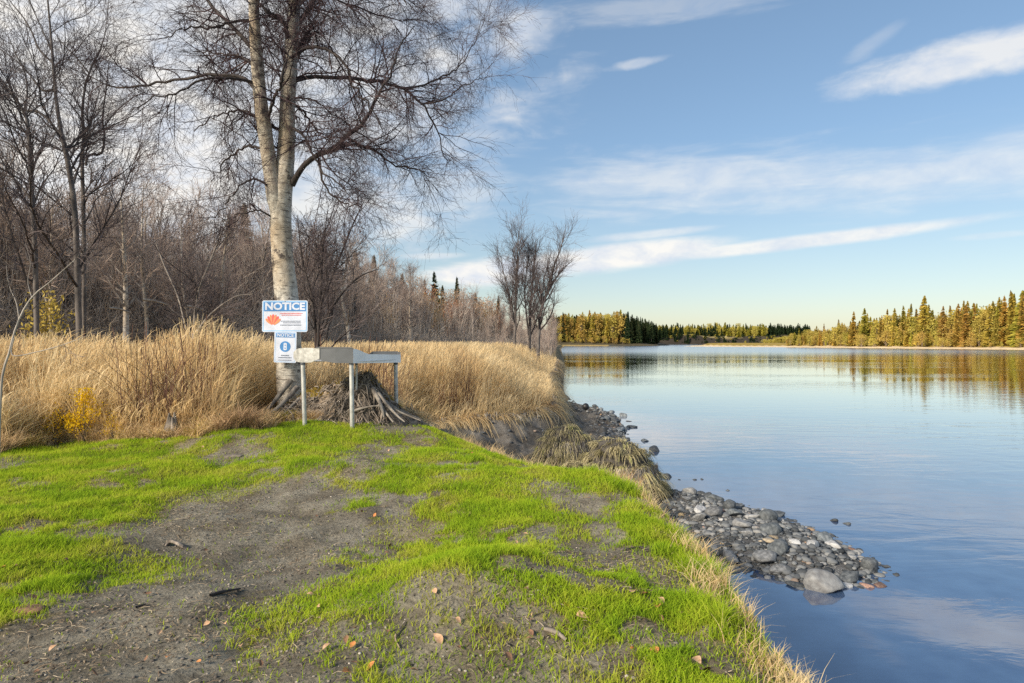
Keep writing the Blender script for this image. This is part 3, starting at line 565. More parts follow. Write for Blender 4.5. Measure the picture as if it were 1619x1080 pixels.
# spruce
M_spruce = leafmat('sunlit_spruce_needles', [(0, (.17, .16, .035)), (.5, (.40, .31, .055)), (1, (.60, .46, .10))], None, .3, objrand=.6)  # warm sunlight put into the yellow of the needles
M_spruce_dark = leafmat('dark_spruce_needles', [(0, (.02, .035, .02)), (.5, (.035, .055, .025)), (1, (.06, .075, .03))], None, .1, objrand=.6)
M_gold = leafmat('golden_leaves', [(0, (.30, .24, .06)), (.5, (.55, .43, .10)), (1, (.74, .60, .17))], None, .4, objrand=.35)
M_trunk = solid('conifer_bark', (.10, .07, .05), (.20, .15, .11), 4, .9)
def spruce(seed, mat, dens=1., wid=.10):
    r = np.random.default_rng(seed); mb = MB(); tube(mb, np.array([[(0, 0, -.03), (0, 0, .5), (0, 0, 1.)]]), np.array([[.012, .008, .001]]), 6, 1)
    nb = int(420 * dens); z0 = .06 + .93 * r.random(nb) ** .9; gap = r.random(40); z0 = z0[(gap[(z0 * 39).astype(int)] > .12)]; nb = len(z0)
    a = r.random(nb) * 6.28; prof = (1 - z0) ** .75 * sm(0, .12, z0) + .08; asym = 1 + .35 * np.cos(a - r.random() * 6.28)
    ln = wid * prof * (.55 + .6 * r.random(nb)) * asym; d = np.stack([np.cos(a), np.sin(a), -.35 - .3 * r.random(nb)], 1)
    t = np.linspace(0, 1, 3)[None, :, None]; P = np.stack([0 * a, 0 * a, z0], 1)[:, None] + d[:, None] * ln[:, None, None] * t; P[:, 2, 2] += .25 * ln
    W = np.stack([.010 + 0 * ln, .28 * ln + .006, .003 + 0 * ln], 1); side = norm(np.stack([-np.sin(a), np.cos(a), .5 * r.normal(size=nb)], 1)); rn = r.random(nb)
    ribbon(mb, P, W, side, 0, rn); P2 = P.copy(); P2[:, 1:, 2] -= .012; s2 = norm(np.stack([.3 * r.normal(size=nb), .3 * r.normal(size=nb), np.ones(nb)], 1)); ribbon(mb, P2, W * .9, s2, 0, rn)
    return mb.mesh('spruce', [mat, M_trunk])
def leafy(seed, mat, wid=.28, n=900, narrow=1., low=.12, leaf=.035):
    r = np.random.default_rng(seed); mb = MB(); q = (np.array([0, 0, 0.]), )
    c = r.normal(size=(14, 3)) * [wid * .45, wid * .45, .2]; c[:, 2] = low + (1 - low) * (.15 + .8 * r.random(14)); c[:, :2] *= (1.2 - c[:, 2:3]) 
    idx = r.integers(0, 14, n); P0 = c[idx] + r.normal(size=(n, 3)) * [wid * .22, wid * .22, .085]; P0[:, 2] = np.clip(P0[:, 2], low * .4, 1.05)
    d = norm(r.normal(size=(n, 3))); P = P0[:, None] + d[:, None] * leaf * np.linspace(-1, 1, 3)[None, :, None]
    W = leaf * np.stack([.2 + 0 * P0[:, 0], .9 + 0 * P0[:, 0], .2 + 0 * P0[:, 0]], 1); ribbon(mb, P, W, norm(np.cross(d, r.normal(size=(n, 3)))), 0, r.random(n))
    T = np.zeros((14, 4, 3)); T[:, 0, 2] = low * .2; T[:, 3] = c; T[:, 1] = c * [.15, .15, .35]; T[:, 2] = c * [.6, .6, .7]; tube(mb, T, np.tile([.012, .009, .006, .002], (14, 1)), 4, 1)
    return mb.mesh('leafy', [mat, M_trunk])
sp = [spruce(300 + i, M_spruce, 1.7, (.15, .12, .17, .14, .11)[i]) for i in range(5)]
spd = [spruce(320 + i, M_spruce_dark, 1.4, (.13, .15, .11)[i]) for i in range(3)]
gd = [leafy(340 + i, M_gold, (.3, .22, .36, .45)[i], 900, leaf=.03) for i in range(4)]

M_rus = leafmat('russet_leaves', [(0, (.20, .12, .08)), (.5, (.38, .22, .12)), (1, (.50, .30, .13))], None, .2, objrand=.5)
rus = [leafy(360 + i, M_rus, (.35, .4, .45, .4)[i], 1500, leaf=.016) for i in range(4)]
rr = np.random.default_rng(5); cnt = 0
for i in range(290):
    px = -200 + 1090 * ((i + rr.random()) / 290) ** .92; Yb = float(np.interp(px, FP, FY)); Yt = Yb * (1 + .9 * rr.random() ** 1.5) + (6 * rr.random())
    X_ = (px - CX) / F * Yt
    if not inside(np.array([X_ + 2.5]), np.array([Yt]), LIP + CLOSE)[0]: continue
    zt = h1(X_, Yt) - .1; s = (.78 + .35 * rr.random()) * (1.12 if px > 560 else 1); k = int(rr.integers(0, 6))
    lab = ('slender bare tree in the dense grey wood behind the tall grass', 'many stemmed leafless tree in the dense wood behind the tall grass')[k in (1, 3, 4)]
    if px > 640: lab = ('slender bare tree in the thicket running down the left riverbank', 'many stemmed leafless tree in the thicket down the left riverbank')[k in (1, 3, 4)]
    put_tree('bare_tree', kinds[k], (X_, Yt, zt), rr.random() * 6.28, s, lab, 'leafless trees of the wood on the left' if px <= 640 else 'leafless trees down the left riverbank'); cnt += 1
# spruces standing in the wood
for (px, top, Yt, j, lb) in [(385, 318, 40, 0, 'dark narrow spruce rising just left of the birch trunk'), (365, 345, 44, 1, 'smaller dark spruce beside the narrow one left of the birch trunk'), (12, 300, 30, 2, 'broad dark spruce at the far left edge of the wood'), (40, 330, 33, 1, 'shorter dark spruce near the left end of the wood'),
                         (686, 428, 105, 0, 'dark blunt spruce standing above the hillside wood'), (722, 436, 112, 2, 'tall lone spruce breaking the hillside skyline'), (700, 450, 112, 1, None), (752, 462, 125, 1, None), (636, 430, 90, 1, None), (788, 466, 130, 2, None), (560, 395, 70, 1, None), (592, 402, 75, 0, None), (510, 375, 60, 2, None), (672, 440, 100, 2, None)]:
    X_ = (px - CX) / F * Yt; zb = h1(X_, Yt) - .2; hgt = CZ + (HY - top) * Yt / F - zb
    o = link('spruce_tree', spd[j], None, (X_, Yt, zb)); o.scale = (hgt, hgt, hgt); o.rotation_euler.z = rr.random() * 6
    tag(o, lb or 'dark spruce poking up through the leafless hillside wood', 'tree', None if lb else 'spruces among the hillside wood')
for (px, top, Yt, j) in [(655, 445, 88, 0), (648, 462, 84, 1), (740, 475, 110, 2), (755, 482, 112, 0), (770, 484, 115, 1), (730, 478, 105, 3), (783, 488, 122, 2), (712, 480, 100, 3), (603, 470, 60, 1), (675, 455, 92, 3), (690, 462, 96, 0), (704, 466, 104, 1), (722, 462, 112, 3), (746, 468, 118, 0), (762, 474, 122, 3), (776, 478, 126, 1), (668, 470, 80, 3), (620, 452, 74, 3)]:
    X_ = (px - CX) / F * Yt; zb = h1(X_, Yt) - .2; hgt = CZ + (HY - top) * Yt / F - zb
    o = link('russet_tree', rus[j], None, (X_, Yt, zb)); o.scale = (hgt * .8, hgt * .8, hgt); tag(o, 'russet leaved tree among the bare trees of the hillside', 'tree', 'russet trees on the hillside')
# white-stemmed birches standing out in the wood
for (px, top, Yt, w, lb) in [(198, 300, 24, 5, 'white stemmed birch at the front of the wood, thickest of the pale trunks'), (230, 290, 26, 3.2, 'thin white birch close right of the thick pale trunk'), (352, 330, 27, 4, 'grey white birch in the wood midway to the signed tree'), (80, 330, 20.5, 4, 'pale short trunk rising from the grass near the left edge'), (549, 380, 28, 3.5, 'white birch stem just right of the big birch'), (650, 455, 60, 3, 'far white birch stem beyond the right end of the table'), (300, 340, 26, 2.5, 'thin leaning pale birch left of the grey white one')]:
    X_ = (px - CX) / F * Yt; zb = h1(X_, Yt) - .1; hh_ = CZ + (HY - top) * Yt / F - zb; w = w * Yt / F; q = rr.normal(size=4) * .15
    ms = bare_tree('b', [(0, 0, 0, w), (q[0] * .4, 0, hh_ * .3, w * .85), (q[1], 0, hh_ * .6, w * .6), (q[2] * 1.5, q[3], hh_, .01)], None, hh_, int(px), (birch_bark('pale_bark_%d' % px, (.6, .56, .5), (.1, .08, .07)), M_greybark), 24, 200, 900, .25, (30, 60), .1, .35, None, 8, .005)
    put_tree('birch_tree', ms, (X_, Yt, zb), 0, 1, lb)
M_cot = solid('cottonwood_bark', (.06, .052, .05), (.17, .15, .135), 8, .9, bump=.5, stretch=(1, 1, .3))
# big crooked cottonwoods, upper left
M_dktwig = leafmat('dark_twigs', [(0, (.06, .05, .05)), (.6, (.12, .10, .10)), (1, (.20, .165, .16))], None, 0)
def custom(name, D_, paths, seed, label, c1=40, c2=420, c3=2600, mat=None, l1=.3, ang=(25, 60), rt=.004, tmin=.2, up=.08, twl=.06, rsc=.62):
    base = at(paths[0][0][0], paths[0][0][1], D_); zb = h1(base[0], D_); O_ = np.array([base[0], D_, zb])
    trs = []
    for k, pth in enumerate(paths):
        tr = []
        for j, q in enumerate(pth):
            p_ = at(q[0], q[1], D_ + (q[3] if len(q) > 3 else 0)) - O_; tr.append((*p_, q[2] * rsc * D_ / F))
        if k == 0: tr[0] = (tr[0][0], 0, -.2, tr[0][3])
        trs.append(tr)
    global M_twig; keep_ = M_twig; M_twig = M_dktwig
    ms = bare_tree(name, trs[0], None, max(t[-1][2] for t in trs), seed, (mat or M_greybark, M_limb), c1, c2, c3, l1, ang, up, tmin, trs[1:], 10, rt, twl)
    M_twig = keep_
    return put_tree(name, ms, tuple(O_), 0, 1, label)
custom('cottonwood_tree', 20, [[(128, 540, 8), (122, 420, 7), (118, 330, 6.5), (108, 260, 6), (96, 205, 5), (88, 150, 4), (84, 100, 3.4), (80, 50, 2.6), (74, -20, 1.8), (70, -110, .6)],
    [(84, 100, 2.6), (62, 78, 2.4), (50, 50, 2), (35, 25, 1.6), (15, 0, 1.2), (-5, -40, .5)], [(84, 142, 3), (68, 143, 3.2), (52, 125, 2), (36, 105, 1.6), (10, 85, 1.2), (-20, 65, .5)], [(95, 212, 3), (75, 188, 2.6), (58, 176, 2.8), (38, 174, 2.6), (20, 160, 1.6), (0, 142, 1)],
    [(38, 174, 2.2), (43, 150, 2), (40, 118, 1.8), (25, 85, 1.4), (12, 55, .8)], [(82, 80, 2), (66, 45, 1.6), (48, 5, 1.2), (35, -30, .5)]], 31, 'tallest crooked bare cottonwood at upper left with kinked side limbs', 40, 420, 2300, rt=.004, mat=M_cot)
custom('cottonwood_tree', 22, [[(132, 545, 6), (133, 430, 5), (132, 330, 4.6), (130, 270, 4.4), (132, 215, 4), (130, 180, 3.4), (134, 140, 2.8), (140, 115, 2.4), (152, 92, 2), (165, 60, 1.2), (172, 0, .6)],
    [(136, 262, 3.4, .3), (140, 245, 3.4, .3), (160, 243, 3, .3), (165, 215, 2.6, .3), (162, 185, 2.2, .3), (168, 140, 1.8, .3), (172, 100, .9, .3)], [(140, 115, 2), (120, 90, 1.7), (100, 70, 1.3), (85, 50, .6)], [(165, 200, 1.8), (185, 175, 1.4), (210, 155, 1), (240, 140, .5)]], 32, 'bare cottonwood with an elbowed limb right of the tallest one', 34, 360, 1900, rt=.004, mat=M_cot)
custom('cottonwood_tree', 19, [[(60, 545, 7), (56, 420, 6), (52, 330, 5.5), (48, 260, 5), (46, 215, 5), (40, 180, 3.5), (20, 150, 2.6), (-10, 110, 1.8), (-40, 60, .8)],
    [(48, 250, 3), (30, 240, 2.6), (10, 225, 2), (-25, 215, 1)], [(52, 320, 3), (25, 285, 2.4), (-5, 270, 1.6), (-40, 240, .8)], [(50, 280, 2.6), (62, 240, 2), (80, 225, 1.5), (95, 190, .8)]], 33, 'bare cottonwood leaning left at the edge of the picture', 34, 360, 1900, rt=.004, mat=M_cot)
custom('alder_tree', 14, [[(500, 560, 5), (505, 500, 4), (520, 450, 3.2), (540, 400, 2.6), (560, 350, 1.6), (575, 320, .6)], [(500, 560, 4), (495, 480, 3.2), (480, 420, 2.6), (474, 380, 1.6), (470, 340, .7)], [(503, 540, 3.6), (530, 480, 2.8), (565, 440, 2), (600, 425, .9)], [(503, 520, 3.4), (508, 440, 2.6), (512, 380, 1.8), (520, 320, .6)]], 34, 'dark bare alder fanning out right behind the big birch', 50, 420, 1900, mat=M_limb, rt=.003, l1=.35, tmin=.15, twl=.07)
custom('alder_tree', 15, [[(300, 560, 4), (310, 480, 3), (330, 420, 2.4), (350, 370, 1.6), (365, 340, .6)], [(300, 560, 3.4), (285, 480, 2.6), (260, 420, 2), (245, 380, .8)], [(302, 540, 3), (330, 500, 2.4), (370, 470, 1.6), (400, 465, .7)]], 35, 'low bare alder between the tall grass and wood left of the signs', 40, 380, 1600, rt=.003, l1=.35, tmin=.15, twl=.07)
# riverbank clump
DB = 45
custom('riverside_tree', DB, [[(812, 548, 4.6), (815, 500, 3.8), (816, 450, 3), (818, 410, 2.2), (820, 365, .5)], [(816, 520, 3), (806, 470, 2), (796, 430, 1.4), (790, 400, .5)]], 41, 'leftmost upright bare tree of the riverside clump', 40, 300, 1500, mat=M_cot, rt=.0055, l1=.34, ang=(18, 42), up=.16, rsc=.5, twl=.08)
custom('riverside_tree', DB + 1, [[(838, 548, 4.6), (838, 500, 3.8), (842, 450, 3), (845, 410, 2.2), (850, 378, .5)], [(836, 530, 3), (830, 470, 2.2), (832, 430, 1.6), (838, 390, .6)]], 42, 'middle bare tree of the riverside clump with twin stems', 40, 300, 1500, mat=M_cot, rt=.0055, l1=.34, ang=(18, 42), up=.16, rsc=.5, twl=.08)
custom('riverside_tree', DB - 1, [[(850, 548, 5), (853, 510, 4.4), (860, 475, 4), (870, 450, 3.2), (876, 420, 2.4), (886, 395, 1.6), (893, 365, .5)], [(862, 472, 2.6), (876, 445, 2), (890, 425, 1.4), (906, 412, .5)]], 43, 'right hand riverside tree leaning out over the water', 36, 280, 1400, mat=M_cot, rt=.0055, l1=.30, ang=(18, 42), up=.14, rsc=.6, twl=.08)
for j, (px, Yt) in enumerate([(800, 52), (822, 50), (845, 55), (862, 58), (780, 60), (870, 70), (885, 90), (765, 65), (880, 85), (893, 130), (890, 110), (875, 75), (855, 62), (893, 160)]):
    X_ = (px - CX) / F * Yt; X_ = min(X_, float(np.interp(Yt, [q[1] for q in LIP[20:28]], [q[0] for q in LIP[20:28]])) - .6); k = (1, 3, 4)[j % 3]
    put_tree('bank_shrub', kinds[k], (X_, Yt, h1(X_, Yt) - 1.2), j * 1.7, .42 + .1 * (j % 3) + Yt * .0012, 'dark bare shrub in the low thicket around the riverside clump', 'bank shrubs below the riverside clump', 'shrub')

# understory brush
mb = MB(); n0 = 26000; pxs = -250 + 1140 * rng.random(n0); fy = np.interp(pxs, FP, FY); yy = fy * (.92 + .5 * rng.random(n0) ** 1.5); xx = (pxs - CX) / F * yy
k = inside(xx + 1.5, yy, LIP + CLOSE); xx, yy, pxs = xx[k], yy[k], pxs[k]; M = len(xx)
cl = vnoise(xx * .5, yy * .5, 8); hh = (1.2 + 2.6 * rng.random(M) ** 1.3) * (.45 + .9 * cl)
a = rng.random(M) * 6.28; le = .15 + .5 * rng.random(M); d = norm(np.stack([np.cos(a) * le, np.sin(a) * le, np.ones(M)], 1)); n = 6; P = np.empty((M, n, 3)); P[:, 0] = np.stack([xx, yy, H(xx, yy, False) - .1], 1)
for j in range(1, n):
    P[:, j] = P[:, j - 1] + d * (hh / (n - 1))[:, None]; d = norm(d + .22 * rng.normal(size=(M, 3)) + [0, 0, -.03])
rd = (.005 + .009 * rng.random(M)) * (.5 + yy / 50)
tube(mb, P, rd[:, None] * (1 - .7 * np.linspace(0, 1, n)[None]), 3)
A, B = spawn(P, np.tile(rd[:, None], (1, n)), 46000, .25, 1, .55, (25, 65), 4, .05, 0, .2, .6, .003); tube(mb, A, B * 1.6, 3)
n0 = 5200; pxs = -250 + 1120 * rng.random(n0); fy = np.interp(pxs, FP, FY); yy = fy * (.97 + 1.1 * rng.random(n0) ** 1.3); xx = (pxs - CX) / F * yy
k = inside(xx + 2, yy, LIP + CLOSE); xx, yy = xx[k], yy[k]; M = len(xx); hh = (3.5 + 4.5 * rng.random(M)); a = rng.random(M) * 6.28; le = .02 + .16 * rng.random(M); d = norm(np.stack([np.cos(a) * le, np.sin(a) * le, np.ones(M)], 1)); n = 7; P = np.empty((M, n, 3)); P[:, 0] = np.stack([xx, yy, H(xx, yy, False) - .1], 1)
for j in range(1, n):
    P[:, j] = P[:, j - 1] + d * (hh / (n - 1))[:, None]; d = norm(d + .07 * rng.normal(size=(M, 3)))
rd = (.010 + .018 * rng.random(M) ** 2) * (.7 + yy / 80)
tube(mb, P, rd[:, None] * (1 - .8 * np.linspace(0, 1, n)[None]), 4, 0, .5 * rng.random(M) + .5)
A, B = spawn(P, np.tile(rd[:, None], (1, n)), 26000, .3, 1, .9, (20, 50), 5, .08, 0, .15, .5, .0045); tube(mb, A, B, 3, 0)
M_brush = leafmat('brush_twigs', [(0, (.17, .14, .12)), (.45, (.36, .30, .25)), (.8, (.53, .46, .39)), (1, (.65, .56, .46))], None, 0, nscale=.25)
tag(link('wood_undergrowth', mb.mesh('wood_undergrowth', [M_brush])), 'tangle of grey brown leafless brush under the wood', 'brush', kind='stuff')
print('brush', mb.n, 'trees', cnt)
# fallen pale logs at the wood's foot
for j, (x0, y0, x1, y1, Yt) in enumerate([(172, 487, 205, 494, 21.5), (225, 474, 265, 482, 22), (295, 484, 330, 494, 22), (355, 487, 380, 490, 24)]):
    P_, R_ = resample([at(x0, y0, Yt), at((x0 + x1) / 2, (y0 + y1) / 2 - 2, Yt + .3), at(x1, y1, Yt + .6)], [.045, .04, .02], 14); O_ = P_[0].copy(); mb = MB(); tube(mb, (P_ - O_)[None], R_[None], 8, 0, wob=.2)
    tag(link('fallen_log', mb.mesh('fallen_log', [M_pale], True), None, O_), ['leftmost pale fallen branch lying in the brush by the white birch', 'bent pale fallen log lying in the brush between the white birches', 'longer pale log lying in brush left of the grey white birch', 'short pale log lying in brush right of the grey white birch'][j], 'log')

# ---------------------------------------------------------------- far woods
def far_tree(mesh, X_, Y_, hgt, name, label, group, wob=.15):
    o = link(name, mesh, None, (X_, Y_, h1(X_, Y_) - .3)); o.scale = (hgt * (1 + wob * rr.normal()), hgt * (1 + wob * rr.normal()), hgt); o.rotation_euler.z = rr.random() * 6.28; tag(o, label, 'tree', group); return o
RBL = np.array(RB[:9])
def rb_point(px, off):  # shoreline point at bearing px, moved inland
    k = (px - CX) / F; xs = RBL[:, 0] - k * RBL[:, 1]
    for j in range(len(xs) - 1):
        if xs[j] * xs[j + 1] <= 0:
            t = xs[j] / (xs[j] - xs[j + 1]); p_ = RBL[j] * (1 - t) + RBL[j + 1] * t; break
    d = norm(p_[None])[0]; return p_ + d * off
HR = lambda px: float(np.interp(px, [1240, 1260, 1300, 1340, 1400, 1500, 1619, 1800], [7, 9, 12.5, 15, 18.5, 19.5, 22, 23]))
for i in range(225):
    px = 1246 + 430 * (i + .9 * rr.random()) / 225; off = 13 + 30 * rr.random() ** 1.2; q = rb_point(px, off)
    hgt = HR(px) * (.42 + .56 * rr.random() ** 1.5); 
    far_tree(sp[int(rr.integers(0, 5))], q[0], q[1], hgt, 'spruce_tree', 'slim spruce on the far right bank, sunlight put into its yellow green needles', 'spruces on the far right bank')
for px, top in [(1638 - 38, 466), (1588, 470), (1580, 472), (1530, 478), (1598, 462), (1617, 462), (1460, 474), (1462, 470), (1441, 482), (1428, 485), (1367, 489), (1350, 494), (1515, 482), (1570, 478)]:
    q = rb_point(px, 16); zb = h1(q[0], q[1]); far_tree(sp[int(px) % 5], q[0], q[1], (CZ + (HY - top) * q[1] / F - zb) * 1.06, 'spruce_tree', 'tall spire spruce standing above its neighbours on the far right bank', 'tallest spruces on the far right bank', .05)
for i in range(110):
    px = 1242 + 470 * (i + rr.random()) / 110; off = 8.5 + 14 * rr.random(); q = rb_point(px, off); hgt = min(HR(px) * .8, 2.2 + 6 * rr.random() ** 1.7)
    far_tree(gd[int(rr.integers(0, 4))], q[0], q[1], hgt, 'golden_shrub', 'golden leaved shrub along the foot of the far right bank wood', 'golden shrubs on the far right bank', .3)['category'] = 'shrub'
for i in range(120):
    px = 1250 + 460 * (i + rr.random()) / 120; q = rb_point(px, 14 + 14 * rr.random()); far_tree(gd[int(rr.integers(0, 3))], q[0], q[1], HR(px) * (.45 + .3 * rr.random()), 'golden_birch', 'golden birch mixed among the spruces on the far right bank', 'golden birches on the far right bank', .1)
# headland
for i in range(150):
    px = 872 + 168 * (i + rr.random()) / 150; Yt = 500 + 45 * rr.random() ** 1.3 + max(0, px - 1010) * .9; X_ = (px - CX) / F * Yt; dark = px > 985 or rr.random() < .12  # shade of the right flank painted by giving its trees dark needles
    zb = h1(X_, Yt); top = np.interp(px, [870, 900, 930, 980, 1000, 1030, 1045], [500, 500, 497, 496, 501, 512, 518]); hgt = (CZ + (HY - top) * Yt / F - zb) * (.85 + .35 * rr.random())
    if dark: far_tree(spd[int(rr.integers(0, 3))], X_, Yt, hgt, 'spruce_tree', 'dark spruce of the distant headland, its right flank shade put into the needle colour', 'dark spruces on the headland', .2).scale[0] *= 1.4
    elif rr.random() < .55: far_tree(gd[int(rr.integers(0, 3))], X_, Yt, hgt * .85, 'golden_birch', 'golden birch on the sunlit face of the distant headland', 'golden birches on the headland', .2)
    else: far_tree(sp[int(rr.integers(0, 5))], X_, Yt, hgt, 'spruce_tree', 'spruce on the distant headland face, sunlight put into its olive needle colour', 'olive spruces on the headland', .2).scale[0] *= 1.3
for i in range(30):
    px = 878 + 120 * (i + rr.random()) / 30; Yt = 496 + 5 * rr.random(); X_ = (px - CX) / F * Yt; far_tree(gd[i % 4], X_, Yt, 3 + 4 * rr.random(), 'golden_shrub', 'golden shrub at the waterside foot of the distant headland', 'golden shrubs on the headland', .3)['category'] = 'shrub'
# far shore beyond the bend: one mass of trees
mb = MB()
def put(mb, me, X_, Y_, hgt, wx, matmap):
    V = np.empty(len(me.vertices) * 3); me.vertices.foreach_get('co', V); V = V.reshape(-1, 3).copy(); V[:, 0] *= wx; V[:, 1] *= wx; V = V * hgt + [X_, Y_, h1(X_, Y_) - .4]
    Fl = np.empty(len(me.loops), np.int32); me.loops.foreach_get('vertex_index', Fl); mi = np.empty(len(me.polygons), np.int32); me.polygons.foreach_get('material_index', mi)
    Fq = Fl.reshape(-1, 4); rn = np.empty(len(me.vertices), np.float32); me.attributes['rnd'].data.foreach_get('value', rn)
    for s_ in (0, 1): 
        pass
    mb.add(V, Fq, matmap, rn)
for i in range(230):
    px = 1030 + 250 * (i + rr.random()) / 230; Yt = (790 + 60 * rr.random()) if px > 1050 else 812 + 40 * rr.random(); X_ = (px - CX) / F * Yt
    hb = h1(X_, Yt); top = 514 + 2.5 * rr.normal(); hgt = max(4, CZ + (HY - top) * Yt / F - hb)
    g = rr.random(); 
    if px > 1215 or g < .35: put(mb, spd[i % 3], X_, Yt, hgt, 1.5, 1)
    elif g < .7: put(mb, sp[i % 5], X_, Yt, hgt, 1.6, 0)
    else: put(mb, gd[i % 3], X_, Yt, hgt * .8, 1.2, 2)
for i in range(170):   # trees and brush growing down the face of the bluff
    px = 1030 + 225 * rr.random() ** (1.5 if i < 90 else .8); Yt = (774 + 14 * rr.random()) if px > 1062 else 778 + 20 * rr.random(); X_ = (px - CX) / F * Yt
    if i < 70 and px < 1090: put(mb, spd[i % 3], X_, Yt, 8 + 9 * rr.random() * (1 if px < 1065 else .4), 1.5, 1)
    elif i < 70: put(mb, spd[i % 3], X_, Yt, 3 + 4 * rr.random(), 2.2, 1)
    else: put(mb, gd[i % 4], X_, Yt, 1.5 + 2.5 * rr.random(), 2.2, 1 if i % 3 else 2)
for i in range(60):
    px = 1205 + 50 * rr.random(); Yt = 640 + 40 * rr.random(); X_ = (px - CX) / F * Yt; 
    if inside(np.array([X_]), np.array([Yt]), RB)[0]: put(mb, gd[i % 4], X_, Yt, 4 + 3 * rr.random(), 1.5, 2)
tag(link('far_shore_forest', mb.mesh('far_shore_forest', [M_spruce, M_spruce_dark, M_gold])), 'mixed dark and golden forest along the distant shore beyond the bend', 'forest', kind='stuff')
# distant ridge wood behind the headland and right bank so no gap shows
# ---------------------------------------------------------------- NOTICE signs
def flat(name, c, rough=.5, n=.13):
    return solid(name, tuple(v * (1 - n) for v in c), tuple(min(1, v * (1 + n * .4)) for v in c), 6, rough, bump=0)
M_white = flat('sign_white', (.60, .65, .76)); M_blue = flat('sign_blue', (.05, .22, .52)); M_lblue = flat('sign_pale_blue', (.25, .50, .80)); M_red = flat('sign_red', (.75, .12, .10)); M_orange = flat('sign_orange', (.78, .28, .12)); M_dk = flat('sign_dark_print', (.13, .16, .22)); M_nail = flat('nail_steel', (.3, .3, .3))
def rrect(w, h, r, n=5, cx=0, cz=0):
    pts = []
    for (sx, sz, a0) in ((1, 1, 0), (-1, 1, 90), (-1, -1, 180), (1, -1, 270)):
        for k in range(n + 1): a = R(a0 + 90 * k / n); pts.append((cx + sx * (w / 2 - r) + r * math.cos(a), cz + sz * (h / 2 - r) + r * math.sin(a)))
    return pts
def plate(mb, pts, y0, y1, mat=0):
    n = len(pts); V = [(a, y0, b) for a, b in pts] + [(a, y1, b) for a, b in pts]
    base = mb.n; mb.add(V, [(i, (i + 1) % n, n + (i + 1) % n, n + i) for i in range(n)], mat)
    mb.add([(a, y0, b) for a, b in pts], [list(range(n))], mat); mb.add([(a, y1, b) for a, b in pts], [list(range(n))[::-1]], mat)
def one(name, parent, mat, fn, label=None):
    mb = MB(); fn(mb); o = link(name, mb.mesh(name, [mat]), parent)
    if label: o['label'] = label
    return o
def text(name, s, size, x_, z_, y_, mat, parent, bold=.006, sx=1.):
    cu = bpy.data.curves.new(name, 'FONT'); cu.body = s; cu.size = size; cu.align_x = 'CENTER'; cu.align_y = 'CENTER'; cu.offset = bold; cu.extrude = .0008; cu.resolution_u = 3
    t = bpy.data.objects.new(name, cu); col.objects.link(t); dg = bpy.context.evaluated_depsgraph_get(); dg.update(); me = bpy.data.meshes.new_from_object(t.evaluated_get(dg)); bpy.data.objects.remove(t)
    me.materials.clear(); me.materials.append(mat); o = link(name, me, parent, (x_, y_, z_)); o.rotation_euler = (R(90), 0, 0); o.scale = (sx, 1, 1); return o
def rows(lines, r):  # tiny unreadable print: irregular dashes
    def fn(mb):
        for (x0, x1, zc, hgt) in lines:
            q = x0
            while q < x1:
                w = r.uniform(.006, .02); plate(mb, [(q, zc - hgt / 2), (min(q + w, x1), zc - hgt / 2), (min(q + w, x1), zc + hgt / 2 * r.uniform(.5, 1)), (q, zc + hgt / 2 * r.uniform(.6, 1))], -.0062, -.004); q += w + r.uniform(.003, .008)
    return fn
YS = D - .30; S = YS / F
c = at(450.5, 500, YS); sg = empty('notice_sign', tuple(c)); sg.rotation_euler = (R(-1), 0, R(0)); tag(sg, 'larger landscape blue and white NOTICE sign with orange emblem nailed to the birch', 'sign')
W_, H_ = 72 * S, 50 * S
one('panel', sg, M_white, lambda mb: plate(mb, rrect(W_, H_, .03), -.003, .003))
def ring(w, h, r, t, y0, y1, cz=0):
    def fn(mb):
        a = rrect(w, h, r, 5, 0, cz); b = rrect(w - 2 * t, h - 2 * t, max(r - t, .004), 5, 0, cz); n = len(a)
        V = [(p_[0], y0, p_[1]) for p_ in a] + [(p_[0], y0, p_[1]) for p_ in b]; mb.add(V, [(i, (i + 1) % n, n + (i + 1) % n, n + i) for i in range(n)])
    return fn
one('border', sg, M_lblue, ring(W_ - .022, H_ - .022, .022, .014, -.0035, 0))
one('header_band', sg, M_blue, lambda mb: plate(mb, rrect(W_ - .055, 14.5 * S, .004, 2, 0, H_ / 2 - .025 - 7.4 * S), -.0052, -.0032))
text('lettering', 'NOTICE', .150, 0, H_ / 2 - .022 - 7.6 * S, -.0066, M_white, sg, .006, 1.12)
rs = random.Random(3)
one('red_print', sg, M_red, rows([(-.08, .27, .045, .013), (-.05, .25, .018, .013)], rs)); one('grey_print', sg, M_dk, rows([(-.06, .24, -.075, .011), (-.03, .24, -.10, .011), (-.07, .25, -.135, .013)], rs))
def emblem(mb, k0=0):
    for k in range(k0, 7, 2):
        a = R(-54 + 18 * k); cx_, cz_ = -.180, -.145; pts = []
        for j in range(14):
            u = j / 14 * 2 * math.pi; lx, lz = .0165 * math.cos(u) * (1.3 + .6 * math.sin(u)), .098 + .08 * math.sin(u); pts.append((cx_ + (lx * math.cos(a) + lz * math.sin(a)) * .8, cz_ + (-lx * math.sin(a) + lz * math.cos(a)) * 1.0))
        plate(mb, pts[::-1], -.0042 - .0004 * k, -.0032)
one('emblem', sg, M_orange, emblem); one('emblem_stripes', sg, M_red, lambda mb: emblem(mb, 1))
one('nail', sg, M_nail, lambda mb: plate(mb, rrect(.014, .014, .0069, 3, 0, H_ / 2 - .012), -.009, -.003))
c = at(451, 549, YS - .005); s2 = empty('notice_sign', tuple(c)); s2.rotation_euler = (0, R(1.5), 0); tag(s2, 'smaller portrait NOTICE sign with a blue round symbol, just above the table end', 'sign')
W2, H2 = 34 * S, 49 * S
